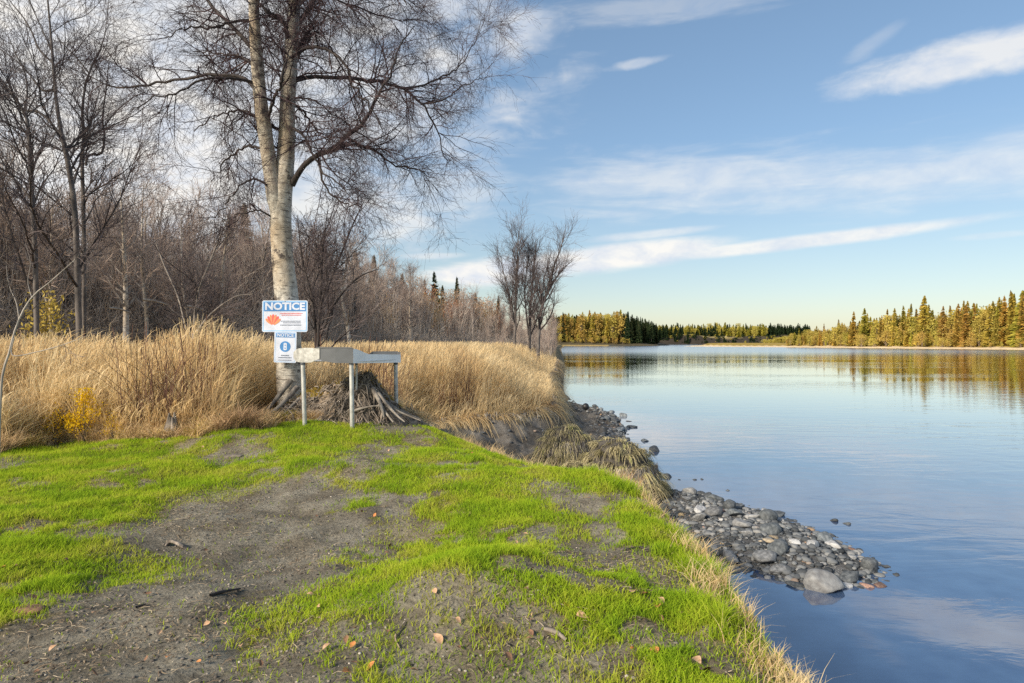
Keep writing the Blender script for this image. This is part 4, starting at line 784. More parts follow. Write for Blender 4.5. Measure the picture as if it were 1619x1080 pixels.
one('panel', s2, M_white, lambda mb: plate(mb, rrect(W2 + .01, H2, .015), -.003, .003)); one('border', s2, M_lblue, ring(W2 - .02, H2 - .02, .008, .006, -.0035, 0))
one('header_band', s2, M_blue, lambda mb: plate(mb, rrect(W2 - .045, .066, .003, 2, 0, H2 / 2 - .055), -.0052, -.0032)); text('lettering', 'NOTICE', .068, 0, H2 / 2 - .056, -.0066, M_white, s2, .002, 1.02)
circ = lambda r_, cz, n=28, sx=1.: [(sx * r_ * math.cos(k / n * 6.2832), cz + r_ * math.sin(k / n * 6.2832)) for k in range(n)][::1]
one('round_symbol', s2, M_blue, lambda mb: plate(mb, circ(.082, .01), -.0052, -.0032))
one('symbol_figure', s2, M_white, lambda mb: plate(mb, rrect(.05, .11, .014, 4, 0, .01), -.0066, -.005)); one('symbol_dot', s2, M_blue, lambda mb: (plate(mb, circ(.009, .03, 12), -.0078, -.0065), plate(mb, rrect(.022, .018, .003, 2, 0, -.015), -.0078, -.0065)))
one('grey_print', s2, M_dk, rows([(-.06, .06, -.125, .016), (-.1, .1, -.158, .013), (-.1, .1, -.198, .009)], rs))

# ---------------------------------------------------------------- fish cleaning table
M_alu = solid('brushed_aluminium', (.60, .60, .58), (.82, .82, .80), 3, .5, .1, bump=.06, stretch=(1, 1, 14))
M_chute = solid('sun_dimmed_metal', (.30, .30, .28), (.52, .52, .49), 16, .5, .2, bump=.2); M_wht = solid('lit_white_aluminium', (.80, .80, .78), (.90, .90, .88), 4, .45, 0, bump=.05)  # chute metal toned down against the sun; side panel whitened as if sunlit
M_aludk = solid('dark_shaded_aluminium', (.085, .092, .10), (.12, .128, .138), 5, .5, .15, bump=.05)  # darker aluminium copy: shade painted on the front panel; also rim and collars
M_leg = solid('galvanised_tube', (.36, .36, .34), (.60, .60, .57), 9, .5, .35, bump=.05)
tb = empty('cleaning_table', (at(550, 600, 8.8)[0], 8.8, 0)); tag(tb, 'white metal fish cleaning table on tube legs standing over the old stump', 'table'); OT = np.array(tb.location)
YA = [8.95, 8.72, 8.62, 8.6, 8.62, 8.72, 8.85, 9.25]; PXs = [465, 472, 500, 556, 559, 578, 590, 633]
TOP = [557, 552.5, 549.5, 550, 551, 557.5, 558.5, 559.5]; BOT = [569, 573, 568.5, 574.5, 574.5, 574, 574, 573.5]
def wall(mb, pxs, ys, tops, bots, th=.006, mat=0):
    top = [at(a, b, y_) - OT for a, b, y_ in zip(pxs, tops, ys)]; bot = [at(a, b, y_) - OT for a, b, y_ in zip(pxs, bots, ys)]; n = len(pxs)
    o1 = np.array([0, th, 0]); V = top + bot + [p_ + o1 for p_ in top] + [p_ + o1 for p_ in bot]; Fc = []
    for i in range(n - 1): Fc += [(i, n + i, n + i + 1, i + 1), (2 * n + i, 2 * n + i + 1, 3 * n + i + 1, 3 * n + i), (i, i + 1, 2 * n + i + 1, 2 * n + i), (n + i, 3 * n + i, 3 * n + i + 1, n + i + 1)]
    Fc += [(0, 2 * n, 3 * n, n), (n - 1, 2 * n - 1, 4 * n - 1, 3 * n - 1)]; mb.add(V, Fc, mat)
mb = MB(); wall(mb, [464, 466, 471, 482, 492, 499, 505], [8.86, 8.80, 8.76, 8.72, 8.69, 8.665, 8.65], [558, 554, 551, 550, 550, 550.5, 551], [566, 569.5, 572.5, 573.5, 573, 569.5, 567.5]); link('end_chute', mb.mesh('end_chute', [M_chute]), tb)
mb = MB(); wall(mb, [505, 510, 530, 558], [8.66, 8.655, 8.63, 8.61], [551, 551, 551, 551.5], [567.5, 571, 574, 574.5]); link('front_panel', mb.mesh('front_panel', [M_aludk]), tb)['label'] = 'front panel with shade put into its grey'
mb = MB(); wall(mb, [558.3, 563, 570, 577, 583, 600, 633.5], [8.61, 8.69, 8.81, 8.93, 9.02, 9.28, 9.82], [551.5, 552, 554.5, 558, 560, 560.3, 560.8], [574.5, 574.4, 574.4, 574.3, 574.2, 574, 573.2]); link('side_panel', mb.mesh('side_panel', [M_wht]), tb)
mb = MB()   # work top, tray floor and far rims
def quad(mb, pts, th=.008):
    P_ = [np.array(p_) for p_ in pts]; n = len(P_); dn = np.array([0, 0, -th]); mb.add(P_ + [p_ + dn for p_ in P_], [(0, 1, 2, 3), (7, 6, 5, 4)] + [(i, n + i, n + (i + 1) % n, (i + 1) % n) for i in range(n)])
zt = CZ - .0295 * 8.7
lo = lambda px, y_, z_: np.array([(px - CX) / F * y_, y_, z_]) - OT
quad(mb, [lo(467, 8.8, zt), lo(557, 8.63, zt), lo(556, 9.25, zt), lo(480, 9.3, zt)]); quad(mb, [lo(558.5, 8.63, zt - .003), lo(632, 9.8, zt - .003), lo(610, 10.1, zt - .003), lo(558.5, 9.25, zt - .003)])
link('work_top', mb.mesh('work_top', [M_alu]), tb)
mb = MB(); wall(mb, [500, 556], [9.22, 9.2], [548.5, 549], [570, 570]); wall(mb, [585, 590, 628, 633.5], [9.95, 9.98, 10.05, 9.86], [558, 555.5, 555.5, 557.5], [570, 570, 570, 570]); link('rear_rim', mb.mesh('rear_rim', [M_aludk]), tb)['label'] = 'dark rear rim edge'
mb = MB(); tube(mb, np.array([[at(a, b, y_) - OT for a, b, y_ in ((500, 549.8, 8.66), (530, 549.6, 8.63), (556, 550.2, 8.61), (559, 551.5, 8.61))]]), np.full((1, 4), .008), 6); link('rolled_edge', mb.mesh('rolled_edge', [flat('edge_dark', (.12, .12, .12))]), tb)
for px, px2, y_, pb in ((479, 482, 8.72, 672), (555.5, 557, 8.66, 668), (625.5, 627, 9.78, 642), (563.5, 564, 9.25, 640)):
    a = at(px, 573.5, y_); gz = h1((px2 - CX) / F * y_, y_) - .06; bt = np.array([(px2 - CX) / F * y_, y_, gz]); print('leg', px, 'ground py', HY + (CZ - gz - .06) * F / y_)
    r_ = .030 if px != 563.5 else .016
    mb = MB(); tube(mb, (np.linspace(a, bt, 6) - OT)[None], np.full((1, 6), r_), 16); lg = link('leg', mb.mesh('leg', [M_leg], True), tb)
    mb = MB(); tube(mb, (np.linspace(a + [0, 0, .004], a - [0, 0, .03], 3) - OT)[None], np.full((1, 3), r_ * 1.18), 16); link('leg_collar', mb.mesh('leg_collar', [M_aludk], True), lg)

# ---------------------------------------------------------------- old stump with its roots
DS = 9.55; so = np.array([(560 - CX) / F * DS, DS, 0.]); st = empty('tree_stump', tuple(so)); tag(st, 'broad weathered grey stump of tangled roots rising to a point under the table', 'stump')
RX = [395, 405, 430, 450, 480, 510, 540, 560, 572, 578, 584, 590, 598, 606, 620, 640, 660, 674]; RY = [682, 668, 652, 638, 622, 613, 606, 597, 591, 588, 589, 600, 612, 622, 637, 653, 665, 674]
nu, nv = 130, 60; U = np.linspace(0, 1, nu); Vv = np.linspace(0, 1, nv); pxg = 395 + 279 * U; hy = np.interp(pxg, RX, RY)
PX, VV = np.meshgrid(pxg, Vv); HYg = np.interp(PX, RX, RY); yb = 8.98 + .12 * np.abs(PX - 560) / 100
dep = yb + 1.35 * VV; Xg = (PX - CX) / F * DS; gz = H(Xg, dep); zr = CZ - (HYg - HY) * DS / F
pf = np.sin(np.clip(VV / .46, 0, 1) * math.pi / 2) ** .8 * np.where(VV > .46, np.cos(np.clip((VV - .46) / .54, 0, 1) * math.pi / 2), 1)
Zg = gz - .05 + np.maximum(zr - gz, 0.02) * pf; st_n = fbm(Xg * 9 + Zg * 3, dep * 4, 13, 4) * .16 + .10 * np.abs(np.sin(Xg * 26 + 5 * fbm(Xg * 3, dep * 3, 14) * 6)) * pf
Zg = Zg + (st_n * 1.4 - .06) * np.minimum(1, pf * 1.5) * .6; dep2 = dep + .10 * fbm(Xg * 7, Zg * 7, 15, 3)
ii = np.arange(nv - 1)[:, None] * nu + np.arange(nu - 1)[None]
mb = MB(); mb.add(np.stack([Xg, dep2, Zg], -1).reshape(-1, 3) - so, np.stack([ii, ii + 1, ii + nu + 1, ii + nu], -1).reshape(-1, 4)); link('root_mass', mb.mesh('root_mass', [solid('stump_peat', (.075, .058, .044), (.36, .285, .21), 7, .95, bump=1.0, bdist=.06, detail=10)], True), st)
def stump_pt(px, v):
    hyy = np.interp(px, RX, RY); y_ = 8.98 + .12 * abs(px - 560) / 100 + 1.35 * v; X_ = (px - CX) / F * DS; g = h1(X_, y_); zr_ = CZ - (hyy - HY) * DS / F
    p_ = math.sin(min(v / .46, 1) * math.pi / 2) ** .8; return np.array([X_, y_, g - .02 + max(zr_ - g, .02) * p_ + .015])
r2 = random.Random(8); mb = MB(); PR = []; RR_ = []
for i in range(260):
    p0 = r2.gauss(575, 22) if i % 3 else r2.uniform(430, 600); sp_ = r2.choice((-1, 1, 1)) if i % 3 else r2.choice((-1, 1)); ln = r2.uniform(8, 60) * r2.choice((.3, 1, 1)); v0 = r2.uniform(.08, .5); v1 = v0 - r2.uniform(.0, .4)
    pts = [stump_pt(min(max(p0 + sp_ * ln * t, 392), 668), max(v0 + (v1 - v0) * t, 0)) + np.array([r2.gauss(0, .03), min(0, (v0 + (v1 - v0) * t)) * 1.35 - .02 + r2.gauss(0, .02), r2.gauss(0, .03)]) for t in (0, .2, .4, .6, .8, 1)]
    rad = .003 + .013 * r2.random() ** 2; P_, R_ = resample(pts, [rad, rad * .95, rad * .85, rad * .7, rad * .5, rad * .25], 16); PR.append(P_ - so); RR_.append(R_)
tube(mb, np.array(PR), np.array(RR_), 6, 0, wob=.25); link('surface_roots', mb.mesh('surface_roots', [M_deadwood], True), st)
mb = MB(); PR = []; RR_ = []  # long pale roots running out to the right and left over the ground
for k, pts in enumerate([[(598, 622, 9.2), (612, 640, 9.05), (628, 657, 8.95), (640, 667, 8.9)], [(600, 628, 9.2), (620, 645, 9.1), (645, 657, 9.1), (665, 665, 9.1)], [(605, 632, 9.3), (635, 650, 9.3), (668, 664, 9.35)], [(600, 640, 9.1), (612, 655, 8.95), (622, 668, 8.85)], [(470, 612, 9.7), (445, 640, 9.4), (420, 660, 9.2), (402, 676, 9.1)], [(474, 630, 9.5), (448, 655, 9.2), (425, 672, 9.05)], [(460, 600, 9.75), (436, 632, 9.6), (410, 664, 9.35)], [(555, 652, 9.05), (575, 645, 9.05), (600, 642, 9.05), (625, 650, 9.05)], [(590, 615, 9.3), (602, 640, 9.0), (607, 660, 8.9)]]):
    rad = (.03, .025, .02, .028, .04, .03, .05, .022, .04)[k]; P_, R_ = resample([at(*q) for q in pts], [rad * (1 - .7 * j / (len(pts) - 1)) for j in range(len(pts))], 18); PR.append(P_ - so); RR_.append(R_)
M_pr = solid('pale_root_wood', (.12, .105, .09), (.30, .27, .23), 14, .85, bump=.5, stretch=(1, 1, .4))
for P_, R_ in zip(PR, RR_):
    mb = MB(); tube(mb, P_[None], R_[None], 8, 0, wob=.25); link('root', mb.mesh('root', [M_pr], True), st)
mb = MB(); n0 = 12000; pp = 440 + 190 * rng.random(n0); vv = .22 + .42 * rng.random(n0) ** .6; X_ = (pp - CX) / F * DS; yy_ = 8.98 + .12 * np.abs(pp - 560) / 100 + 1.35 * vv; g = H(X_, yy_); zz = g + np.maximum(CZ - (np.interp(pp, RX, RY) - HY) * DS / F - g, .02) * np.clip(1.15 - np.abs(vv - .46) * 1.6, 0, 1) - .03
k = rng.random(n0) < sm(.35, .6, vnoise(pp * .05, vv * 6, 3)) * (.3 + .7 * sm(590, 540, pp)); blades(mb, X_[k], yy_[k], .03 + .07 * rng.random(k.sum()), .005 + .004 * rng.random(k.sum()), .3 + .8 * rng.random(k.sum()), 3, zz=zz[k], mat=0)
pp = 405 + 60 * rng.random(1500); X_ = (pp - CX) / F * 9; 
for c0, sdv, nn, zo in ((435, 16, 900, .0), (520, 22, 1100, 0), (498, 14, 700, 0)):
    q = rng.normal(size=nn) * sdv + c0; y_ = 8.95 + .15 * rng.random(nn) + .15; X_ = (q - CX) / F * y_; blades(mb, X_, y_, .06 + .18 * rng.random(nn), .006 + .006 * rng.random(nn), .3 + .8 * rng.random(nn), 4, mat=1)
M_moss = leafmat('mossy_dry_grass', [(0, (.22, .2, .04)), (.5, (.42, .33, .07)), (1, (.52, .30, .10))], None, .3)
mm_ = mb.mesh('grass_growth', [M_moss, M_mat]); mo = link('grass_growth', mm_, st); mo.location = -so
mo['label'] = 'golden grass growing over its crest'

# ---------------------------------------------------------------- bank tussocks
def tussock(px, py, Yt, wx, wy, hz, label, hang=2600, topn=5000, drk=.5):
    X_ = (px - CX) / F * Yt; g = h1(X_, Yt); t = empty('grass_tussock', (X_, Yt, g)); tag(t, label, 'tussock')
    V = V3.copy(); n_ = 1 + .8 * fbm(V[:, 0] * 2 + 5, V[:, 1] * 2 + V[:, 2], int(px), 4); V = V * n_[:, None] * [wx, wy, hz]; V[:, 2] = np.maximum(V[:, 2], -.25)
    mb = MB(); mb.add(V, F3); link('soil_core', mb.mesh('soil_core', [solid('dark_peat_%d' % px, (.03, .026, .022), (.10, .09, .075), 12, .95, bump=.8)], True), t)
    mb = MB(); tt = np.linspace(0, 1, 6)[None, :, None]; ok = np.where(V[:, 2] > hz * .12)[0]; ci = rng.choice(ok, 90); pt = np.concatenate([rng.choice(ci, topn // 2), rng.choice(ok, topn - topn // 2)]); jit = rng.normal(size=(topn, 3)) * [.05, .05, .02]
    B_ = V[pt] * .96 + jit; nrm = norm(V[pt] / [wx ** 2, wy ** 2, hz ** 2]); ln = (.09 + .26 * rng.random(topn) ** 1.5) * (.5 + .9 * vnoise(B_[:, 0] * 6, B_[:, 1] * 6, 5)); hd = norm(nrm * [1, 1, .15] + .5 * rng.normal(size=(topn, 3)) * [1, 1, .2])
    P = B_[:, None] + (nrm * .5 + hd * .45)[:, None] * ln[:, None, None] * tt + np.array([0, 0, -1.])[None, None] * (ln * (.55 + .5 * rng.random(topn)))[:, None, None] * tt ** 2 + .006 * rng.normal(size=(topn, 6, 3)) * tt
    ribbon(mb, P, np.full((topn, 6), .011) * np.linspace(1, .5, 6)[None], norm(np.cross(hd, [0, 0, 1.]) + .3 * rng.normal(size=(topn, 3))), 0); link('grass_cap', mb.mesh('grass_cap', [M_tus]), t)
    mb = MB(); a = rng.random(hang) * 6.28; bx, by = np.cos(a) * wx, np.sin(a) * wy; ln = hz * (.6 + .8 * rng.random(hang)); z0 = hz * (.15 + .5 * rng.random(hang))
    P = np.stack([bx * .97, by * .97, z0], 1)[:, None] + np.array([0, 0, -1.])[None, None] * ln[:, None, None] * tt + np.stack([np.cos(a), np.sin(a), 0 * a], 1)[:, None] * (.16 * rng.random(hang))[:, None, None] * tt ** .6 + .012 * rng.normal(size=(hang, 6, 3))
    ribbon(mb, P, np.full((hang, 6), .009), norm(np.stack([-np.sin(a), np.cos(a), 0 * a], 1)), 0); link('hanging_fibre', mb.mesh('hanging_fibre', [M_root]), t); return t
M_tus = leafmat('tussock_blades', [(0, (.16, .14, .07)), (.35, (.34, .30, .17)), (.7, (.56, .49, .30)), (1, (.38, .40, .10))], None, .25, nscale=3.)
tussock(978, 750, 11.0, .68, .6, .84, 'rounded grassy bank tussock overhanging the water, larger of two', 3200, 6500)
tussock(925, 742, 10.6, .5, .42, .5, 'low tan grass hummock joined to the lawn edge before the large tussock', 1200, 6500)
tussock(893, 700, 13.8, .62, .5, .82, 'smaller grey green tussock on the mud behind the large one', 2600, 4500)
# green and orange plants on the hummock
for (px, py, Yt, mat, lb, hgt, nn) in ((932, 748, 9.6, M_lawn, 'bright green grass tuft on the tan hummock', .28, 700), (975, 765, 8.9, None, 'orange tan grass tuft at the bank edge by the large tussock', .42, 700), (940, 725, 11.4, M_dry, 'straw tuft on the crest between the tussocks', .25, 500)):
    X_ = (px - CX) / F * Yt; g = CZ - (py - HY) * Yt / F - .05; mb = MB(); q = rng.normal(size=(nn, 2)) * [.13, .13]
    blades(mb, q[:, 0], q[:, 1], hgt * (.5 + .6 * rng.random(nn)), np.full(nn, .006), .2 + .6 * rng.random(nn), 5, zz=np.full(nn, -.15)); mt_ = mat or leafmat('orange_tan_blades', [(0, (.5, .25, .10)), (1, (.72, .45, .22))], None, .3)
    tag(link('grass_tuft', mb.mesh('grass_tuft', [mt_]), None, (X_, Yt, g)), lb, 'grass tuft')

# ---------------------------------------------------------------- stones
def rock_mesh(seed):
    r = np.random.default_rng(seed); V = V3.copy(); d = norm(r.normal(size=(9, 3))); off = .52 + .3 * r.random(9)
    for a, b in zip(d, off):
        s_ = V @ a; k = s_ > b; V[k] -= a[None] * ((s_[k] - b) * .95)[:, None]
    V *= 1 + .22 * fbm(V[:, 0] * 2 + seed, V[:, 1] * 2 + V[:, 2] * 1.5, seed, 4)[:, None]; V *= [1, .62 + .25 * r.random(), .42 + .2 * r.random()]; mb = MB(); mb.add(V, F3); return mb
def rockmat(nm, c1, c2): return solid(nm, c1, c2, 3.5, .72, bump=.35, bdist=.04, detail=9, objrand=.45)
RM = [rockmat('blue_grey_stone', (.07, .083, .092), (.19, .21, .22)), rockmat('mid_grey_stone', (.11, .115, .117), (.27, .275, .275)), rockmat('dark_wet_stone', (.035, .04, .045), (.10, .11, .115)), rockmat('pale_stone', (.25, .25, .25), (.40, .41, .41)), rockmat('red_brown_stone', (.16, .10, .08), (.32, .20, .15)), rockmat('tan_stone', (.24, .20, .14), (.42, .35, .25))]
RK = []
for mi, mt_ in enumerate(RM): RK.append([rock_mesh(400 + mi * 5 + k).mesh('stone', [mt_], True) for k in range(5)])
CN = ['blue grey', 'mid grey', 'dark wet', 'pale', 'red brown', 'tan']
def rock(X_, Y_, s, mi, label=None, group=None, zz=None, name='stone', tilt=.25):
    o = link(name, RK[mi][random.randrange(5)], None, (X_, Y_, (h1(X_, Y_) if zz is None else zz) + s * .3)); o.scale = (s, s, s * random.uniform(.8, 1.2)); o.rotation_euler = (random.gauss(0, tilt), random.gauss(0, tilt), random.uniform(0, 6.28))
    tag(o, label or CN[mi] + ' river stone among the cobbles of the spit', 'stone', group or CN[mi] + ' cobbles of the spit'); return o
placed = []
def wpt(px, py, z_=WL + .05): Y_ = (CZ - z_) / ((py - HY) / F); return (px - CX) / F * Y_, Y_
special = [(1297, 916, 34, 3, 'largest pale boulder at the near edge of the stone spit'), (1212, 882, 22, 1, 'large rounded grey stone standing proud mid spit'), (1338, 913, 14, 3, 'whitish stone just right of the largest pale boulder'), (1258, 912, 17, 2, 'dark stone touching the left of the largest pale boulder'), (1232, 895, 17, 1, 'grey stone below the large rounded grey stone'),
           (1370, 912, 13, 4, 'red brown stone at the outer tip of the spit'), (1392, 911, 13, 4, 'orange brown flat stone farthest out at the tip'), (1110, 772, 10, 2, 'dark mossy stone alone in the water off the spit'), (1122, 787, 15, 2, 'flat dark stone beside the spit, just out in the water'), (1170, 797, 9, 2, 'pointed dark stone at the back edge of the spit'), (1050, 772, 15, 5, 'tan wet stone at the foot of the large tussock'),
           (1190, 824, 13, 3, 'pale oblong stone on the back of the spit'), (1232, 822, 10, 3, 'small white stone near the back edge'), (1256, 865, 12, 3, 'pale grey stone halfway along the spit'), (1285, 868, 14, 3, 'pale flat stone right of the halfway one'), (1320, 862, 15, 3, 'pale stone near the right end of the spit'), (1348, 875, 11, 1, 'grey stone near the tip behind the whitish one'), (1052, 810, 11, 3, 'pale stone by the bank grass'), (1215, 862, 10, 5, 'tan yellow stone in the middle of the spit'), (1223, 856, 8, 5, 'small tan stone behind the tan yellow one'), (1140, 815, 8, 4, 'reddish flat stone on the inner spit'), (1347, 856, 9, 4, 'reddish stone near the outer back edge'), (1136, 905, 13, 1, 'grey stone at the near inner corner of the spit'), (1160, 888, 13, 1, 'grey stone beside the inner pool'), (1345, 925, 9, 2, 'dark stone at the near right edge'), (1365, 928, 8, 1, 'small grey stone at the near right edge'), (1240, 827, 9, 1, 'round grey stone on the back slope'), (1180, 850, 12, 1, 'broad grey stone on the inner half')]
for (px, py, rpx, mi, lb) in special:
    X_, Y_ = wpt(px, py, WL + .1); s = rpx * Y_ / F; placed.append((X_, Y_, s)); o = rock(X_, Y_, s, mi, lb, 'single stones of the spit', max(h1(X_, Y_), WL - .06), tilt=.1)
    if rpx == 34: o.scale = (s * 1.05, s, s * 1.25); o.rotation_euler = (0, .05, R(-15)); o.location.z += .02
big = []
tries = 0
sizes = np.sort(.052 + .105 * np.random.default_rng(3).random(5000) ** 2.6)[::-1]
si = 0
while len(big) < 270 and tries < 30000:
    tries += 1; X_ = random.uniform(2.2, 4.7); Y_ = random.uniform(6.7, 11.9); 
    if not inside(np.array([X_]), np.array([Y_]), SPIT)[0]: continue
    s = sizes[min(si, 4999)] if si < 270 else .04
    if any((X_ - a) ** 2 + (Y_ - b) ** 2 < (.68 * (s + c_)) ** 2 for a, b, c_ in placed):
        if tries % 40 == 0: si += 1
        continue
    placed.append((X_, Y_, s)); big.append(1); si += 12
    dsp = float(dist_line(np.array([X_]), np.array([Y_]), SPIT + [SPIT[0]])[0]); mi = random.choices([0, 1, 2, 3, 4, 5], [38, 34, 12 + (dsp < .2) * 40, 5, 1.5, 2])[0]
    if X_ < 3.1 and 8.5 < Y_ < 10 and random.random() < .08: mi = random.choice((4, 5))
    rock(X_, Y_, s * 1.05, mi)
# small cobbles and pebbles
M_peb = leafmat('pebble_mix', [(0, (.04, .045, .05)), (.4, (.10, .11, .12)), (.8, (.20, .21, .215)), (.95, (.30, .30, .29)), (.98, (.26, .18, .13)), (1, (.38, .30, .18))], None, 0)
mb = MB(); n0 = 1500; xx = 2.1 + 2.6 * rng.random(n0); yy = 6.6 + 5.3 * rng.random(n0); k = inside(xx, yy, SPIT); V1, F1 = V2_, F2_; scatter_stones(mb, xx[k], yy[k], .028 + .028 * rng.random(k.sum()), .55); V1, F1 = ico(1)
n0 = 6000; xx = 2.1 + 2.6 * rng.random(n0); yy = 6.6 + 5.3 * rng.random(n0); k = inside(xx, yy, SPIT) | ((dist_line(xx, yy, SPIT + [SPIT[0]]) < .12) & (rng.random(n0) < .3)); xx, yy = xx[k], yy[k]; scatter_stones(mb, xx, yy, .01 + .02 * rng.random(len(xx)) ** 1.6, .4)
n0 = 9000; xx = -2.2 + 6 * rng.random(n0); yy = 10.5 + 16 * rng.random(n0); k = inside(xx, yy, WATER + CLOSE) & ~inside(xx, yy, LIP + CLOSE); xx, yy = xx[k], yy[k]; d_ = dist_line(xx, yy, WATER); k = rng.random(len(xx)) < .06 + .9 * np.exp(-d_ / .5); xx, yy = xx[k], yy[k]; scatter_stones(mb, xx, yy, .02 + .055 * rng.random(len(xx)) ** 2, .3)
print('pebbles', mb.n)
tag(link('pebbles', mb.mesh('pebbles', [M_peb], True)), 'small grey pebbles and grit between the stones and along the mud shore', 'pebbles', kind='stuff')
for j in range(46):   # dark stones along the muddy waterline
    t = random.random(); Y_ = 12.5 + 14 * t; X_ = float(np.interp(Y_, [q[1] for q in WATER[9:16]], [q[0] for q in WATER[9:16]])) + random.gauss(-.1, .3)
    rock(X_, Y_, random.uniform(.07, .22), random.choice((2, 2, 0)), 'dark stone at the waterline of the mud beyond the tussocks', 'dark stones along the mud waterline', max(h1(X_, Y_), WL - .07))
for j, (px, py, r_) in enumerate([(1075, 757, 3), (1055, 756, 3), (1098, 757, 4), (1109, 756, 4), (1088, 774, 5), (1150, 774, 4), (1095, 783, 5), (1318, 821, 7), (1338, 826, 7), (1234, 809, 6), (1204, 808, 5)]):
    X_, Y_ = wpt(px, py, WL + .02); rock(X_, Y_, r_ * Y_ / F * 1.2, 2, 'small dark stone breaking the water surface near the spit', 'small stones in the water off the spit', WL - .03)
# the round black float
X_, Y_ = wpt(926, 655); mb = MB(); tube(mb, np.array([[(0, 0, z_) for z_ in (-.2, 0, .2, .3)]]), np.array([[.03, .03, .025, .02]]), 10); fo = empty('float_ball', (X_, Y_, WL)); tag(fo, 'small round black float standing at the rocky point by the water', 'float')
M_blk = solid('black_rubber', (.008, .008, .009), (.02, .02, .022), 10, .5, bump=.1)
mb2 = MB(); mb2.add(V3 * [.125, .125, .13] + [0, 0, .33], F3); link('ball', mb2.mesh('ball', [M_blk], True), fo); link('stem', mb.mesh('stem', [M_blk], True), fo)

# ---------------------------------------------------------------- fallen leaves, sticks, small plants
def leaf_mesh(seed, mat):
    r = np.random.default_rng(seed); n = 9; t = np.linspace(0, 1, n); w = np.sin(t ** .8 * math.pi) * .33 + .01; P = np.stack([t - .5, .05 * np.sin(t * 4 + seed), .12 * np.sin(t * 3 + seed)], 1); mb = MB()
    V = np.concatenate([P + np.stack([0 * t, -w, .35 * w], 1), P, P + np.stack([0 * t, w, .45 * w], 1)]); i = np.arange(n - 1); Fc = np.concatenate([np.stack([i, i + 1, n + i + 1, n + i], 1), np.stack([n + i, n + i + 1, 2 * n + i + 1, 2 * n + i], 1)]); mb.add(V, Fc)
    tube(mb, np.array([[(-.5, .0, 0), (-.65, .02, .03), (-.8, .05, .02)]]), np.array([[.012, .01, .01]]), 4); return mb.mesh('leaf', [mat], True)
LM = [solid('tan_leaf', (.42, .24, .12), (.62, .40, .24), 5, .8, bump=.2), solid('orange_leaf', (.45, .16, .05), (.62, .27, .08), 5, .8, bump=.2), solid('brown_leaf', (.13, .07, .04), (.28, .15, .08), 5, .8, bump=.2)]
LMS = [[leaf_mesh(k + 10 * j, LM[j]) for k in range(3)] for j in range(3)]; LN = ['pale tan', 'orange', 'dark brown']
def leaf(X_, Y_, s, j, label=None):
    o = link('fallen_leaf', LMS[j][random.randrange(3)], None, (X_, Y_, h1(X_, Y_) + .018)); o.scale = (s, s, s); o.rotation_euler = (random.gauss(0, .35), random.gauss(0, .35), random.uniform(0, 6.28)); tag(o, label or LN[j] + ' fallen leaf lying on the lawn or bare soil', 'leaf', LN[j] + ' fallen leaves')
for (px, py, s, j, lb) in [(517, 1030, .05, 0, 'pale round leaf alone on bare soil near the bottom'), (692, 1018, .06, 0, 'tan leaf on the dark mound, bottom centre'), (921, 984, .06, 0, 'tan leaf right of the mound, lower of a pair'), (897, 965, .05, 1, 'orange leaf just above the tan leaf right of the mound'), (1003, 943, .07, 0, 'tan leaf in long grass near the bank edge'), (1018, 945, .06, 1, 'orange leaf touching the tan one near the bank edge'), (1040, 967, .06, 1, 'lone orange leaf deeper in the bank grass'), (1035, 1036, .06, 1, 'orange leaf near the bottom of the bank grass'), (1100, 1055, .07, 0, 'tan leaf at the bottom right of the bank'), (1115, 1068, .07, 2, 'dark brown curled leaf at the bottom right of the bank'), (585, 1060, .05, 1, 'orange leaf in grass at the bottom edge'), (805, 1048, .05, 2, 'dark leaf low on the mound'), (548, 1072, .05, 1, 'orange leaf touching the bottom edge')]:
    g = ground(px, py); leaf(g[0], g[1], s, j, lb)
for j in range(150):
    px = random.uniform(-60, 1150); py = random.uniform(690, 1075) ; g = ground(px, py)
    if lawn_region(np.array([g[0]]), np.array([g[1]]))[0]: leaf(g[0], g[1], random.uniform(.022, .042), random.choices([0, 1, 2], [3, 1.5, 5])[0])
def stick(pts, rad, label, mat=M_deadwood, name='stick'):
    P_, R_ = resample(pts, rad, 20); O_ = P_[0].copy(); mb = MB(); tube(mb, (P_ - O_)[None], R_[None], 8, 0, wob=.25); return tag(link(name, mb.mesh(name, [mat], True), None, O_), label, 'stick')
def gpt(px, py, up=.01): g = ground(px, py); return np.array([g[0], g[1], g[2] + up])
stick([gpt(332, 944), gpt(350, 940), gpt(380, 934)], [.008, .009, .004], 'thin black stick lying on the bare soil', M_limb)
stick([gpt(215, 964), gpt(230, 960)], [.007, .005], 'short dark twig on the soil at lower left', M_limb)
stick([gpt(178, 693, .05), gpt(200, 688, .12), gpt(222, 684, .16)], [.02, .022, .012], 'grey curved branch on the lawn edge below the yellow bush')
stick([gpt(1030, 875), gpt(1010, 868), gpt(985, 872)], [.006, .006, .003], 'bent brown root bit in the bank grass', M_limb)
stick([gpt(640, 990), gpt(625, 1010), gpt(632, 1030)], [.004, .004, .003], 'thin pale root curling over the mound', M_pale)
stick([gpt(860, 1000), gpt(880, 1008), gpt(896, 1016)], [.01, .012, .007], 'stubby brown twig right of the mound')
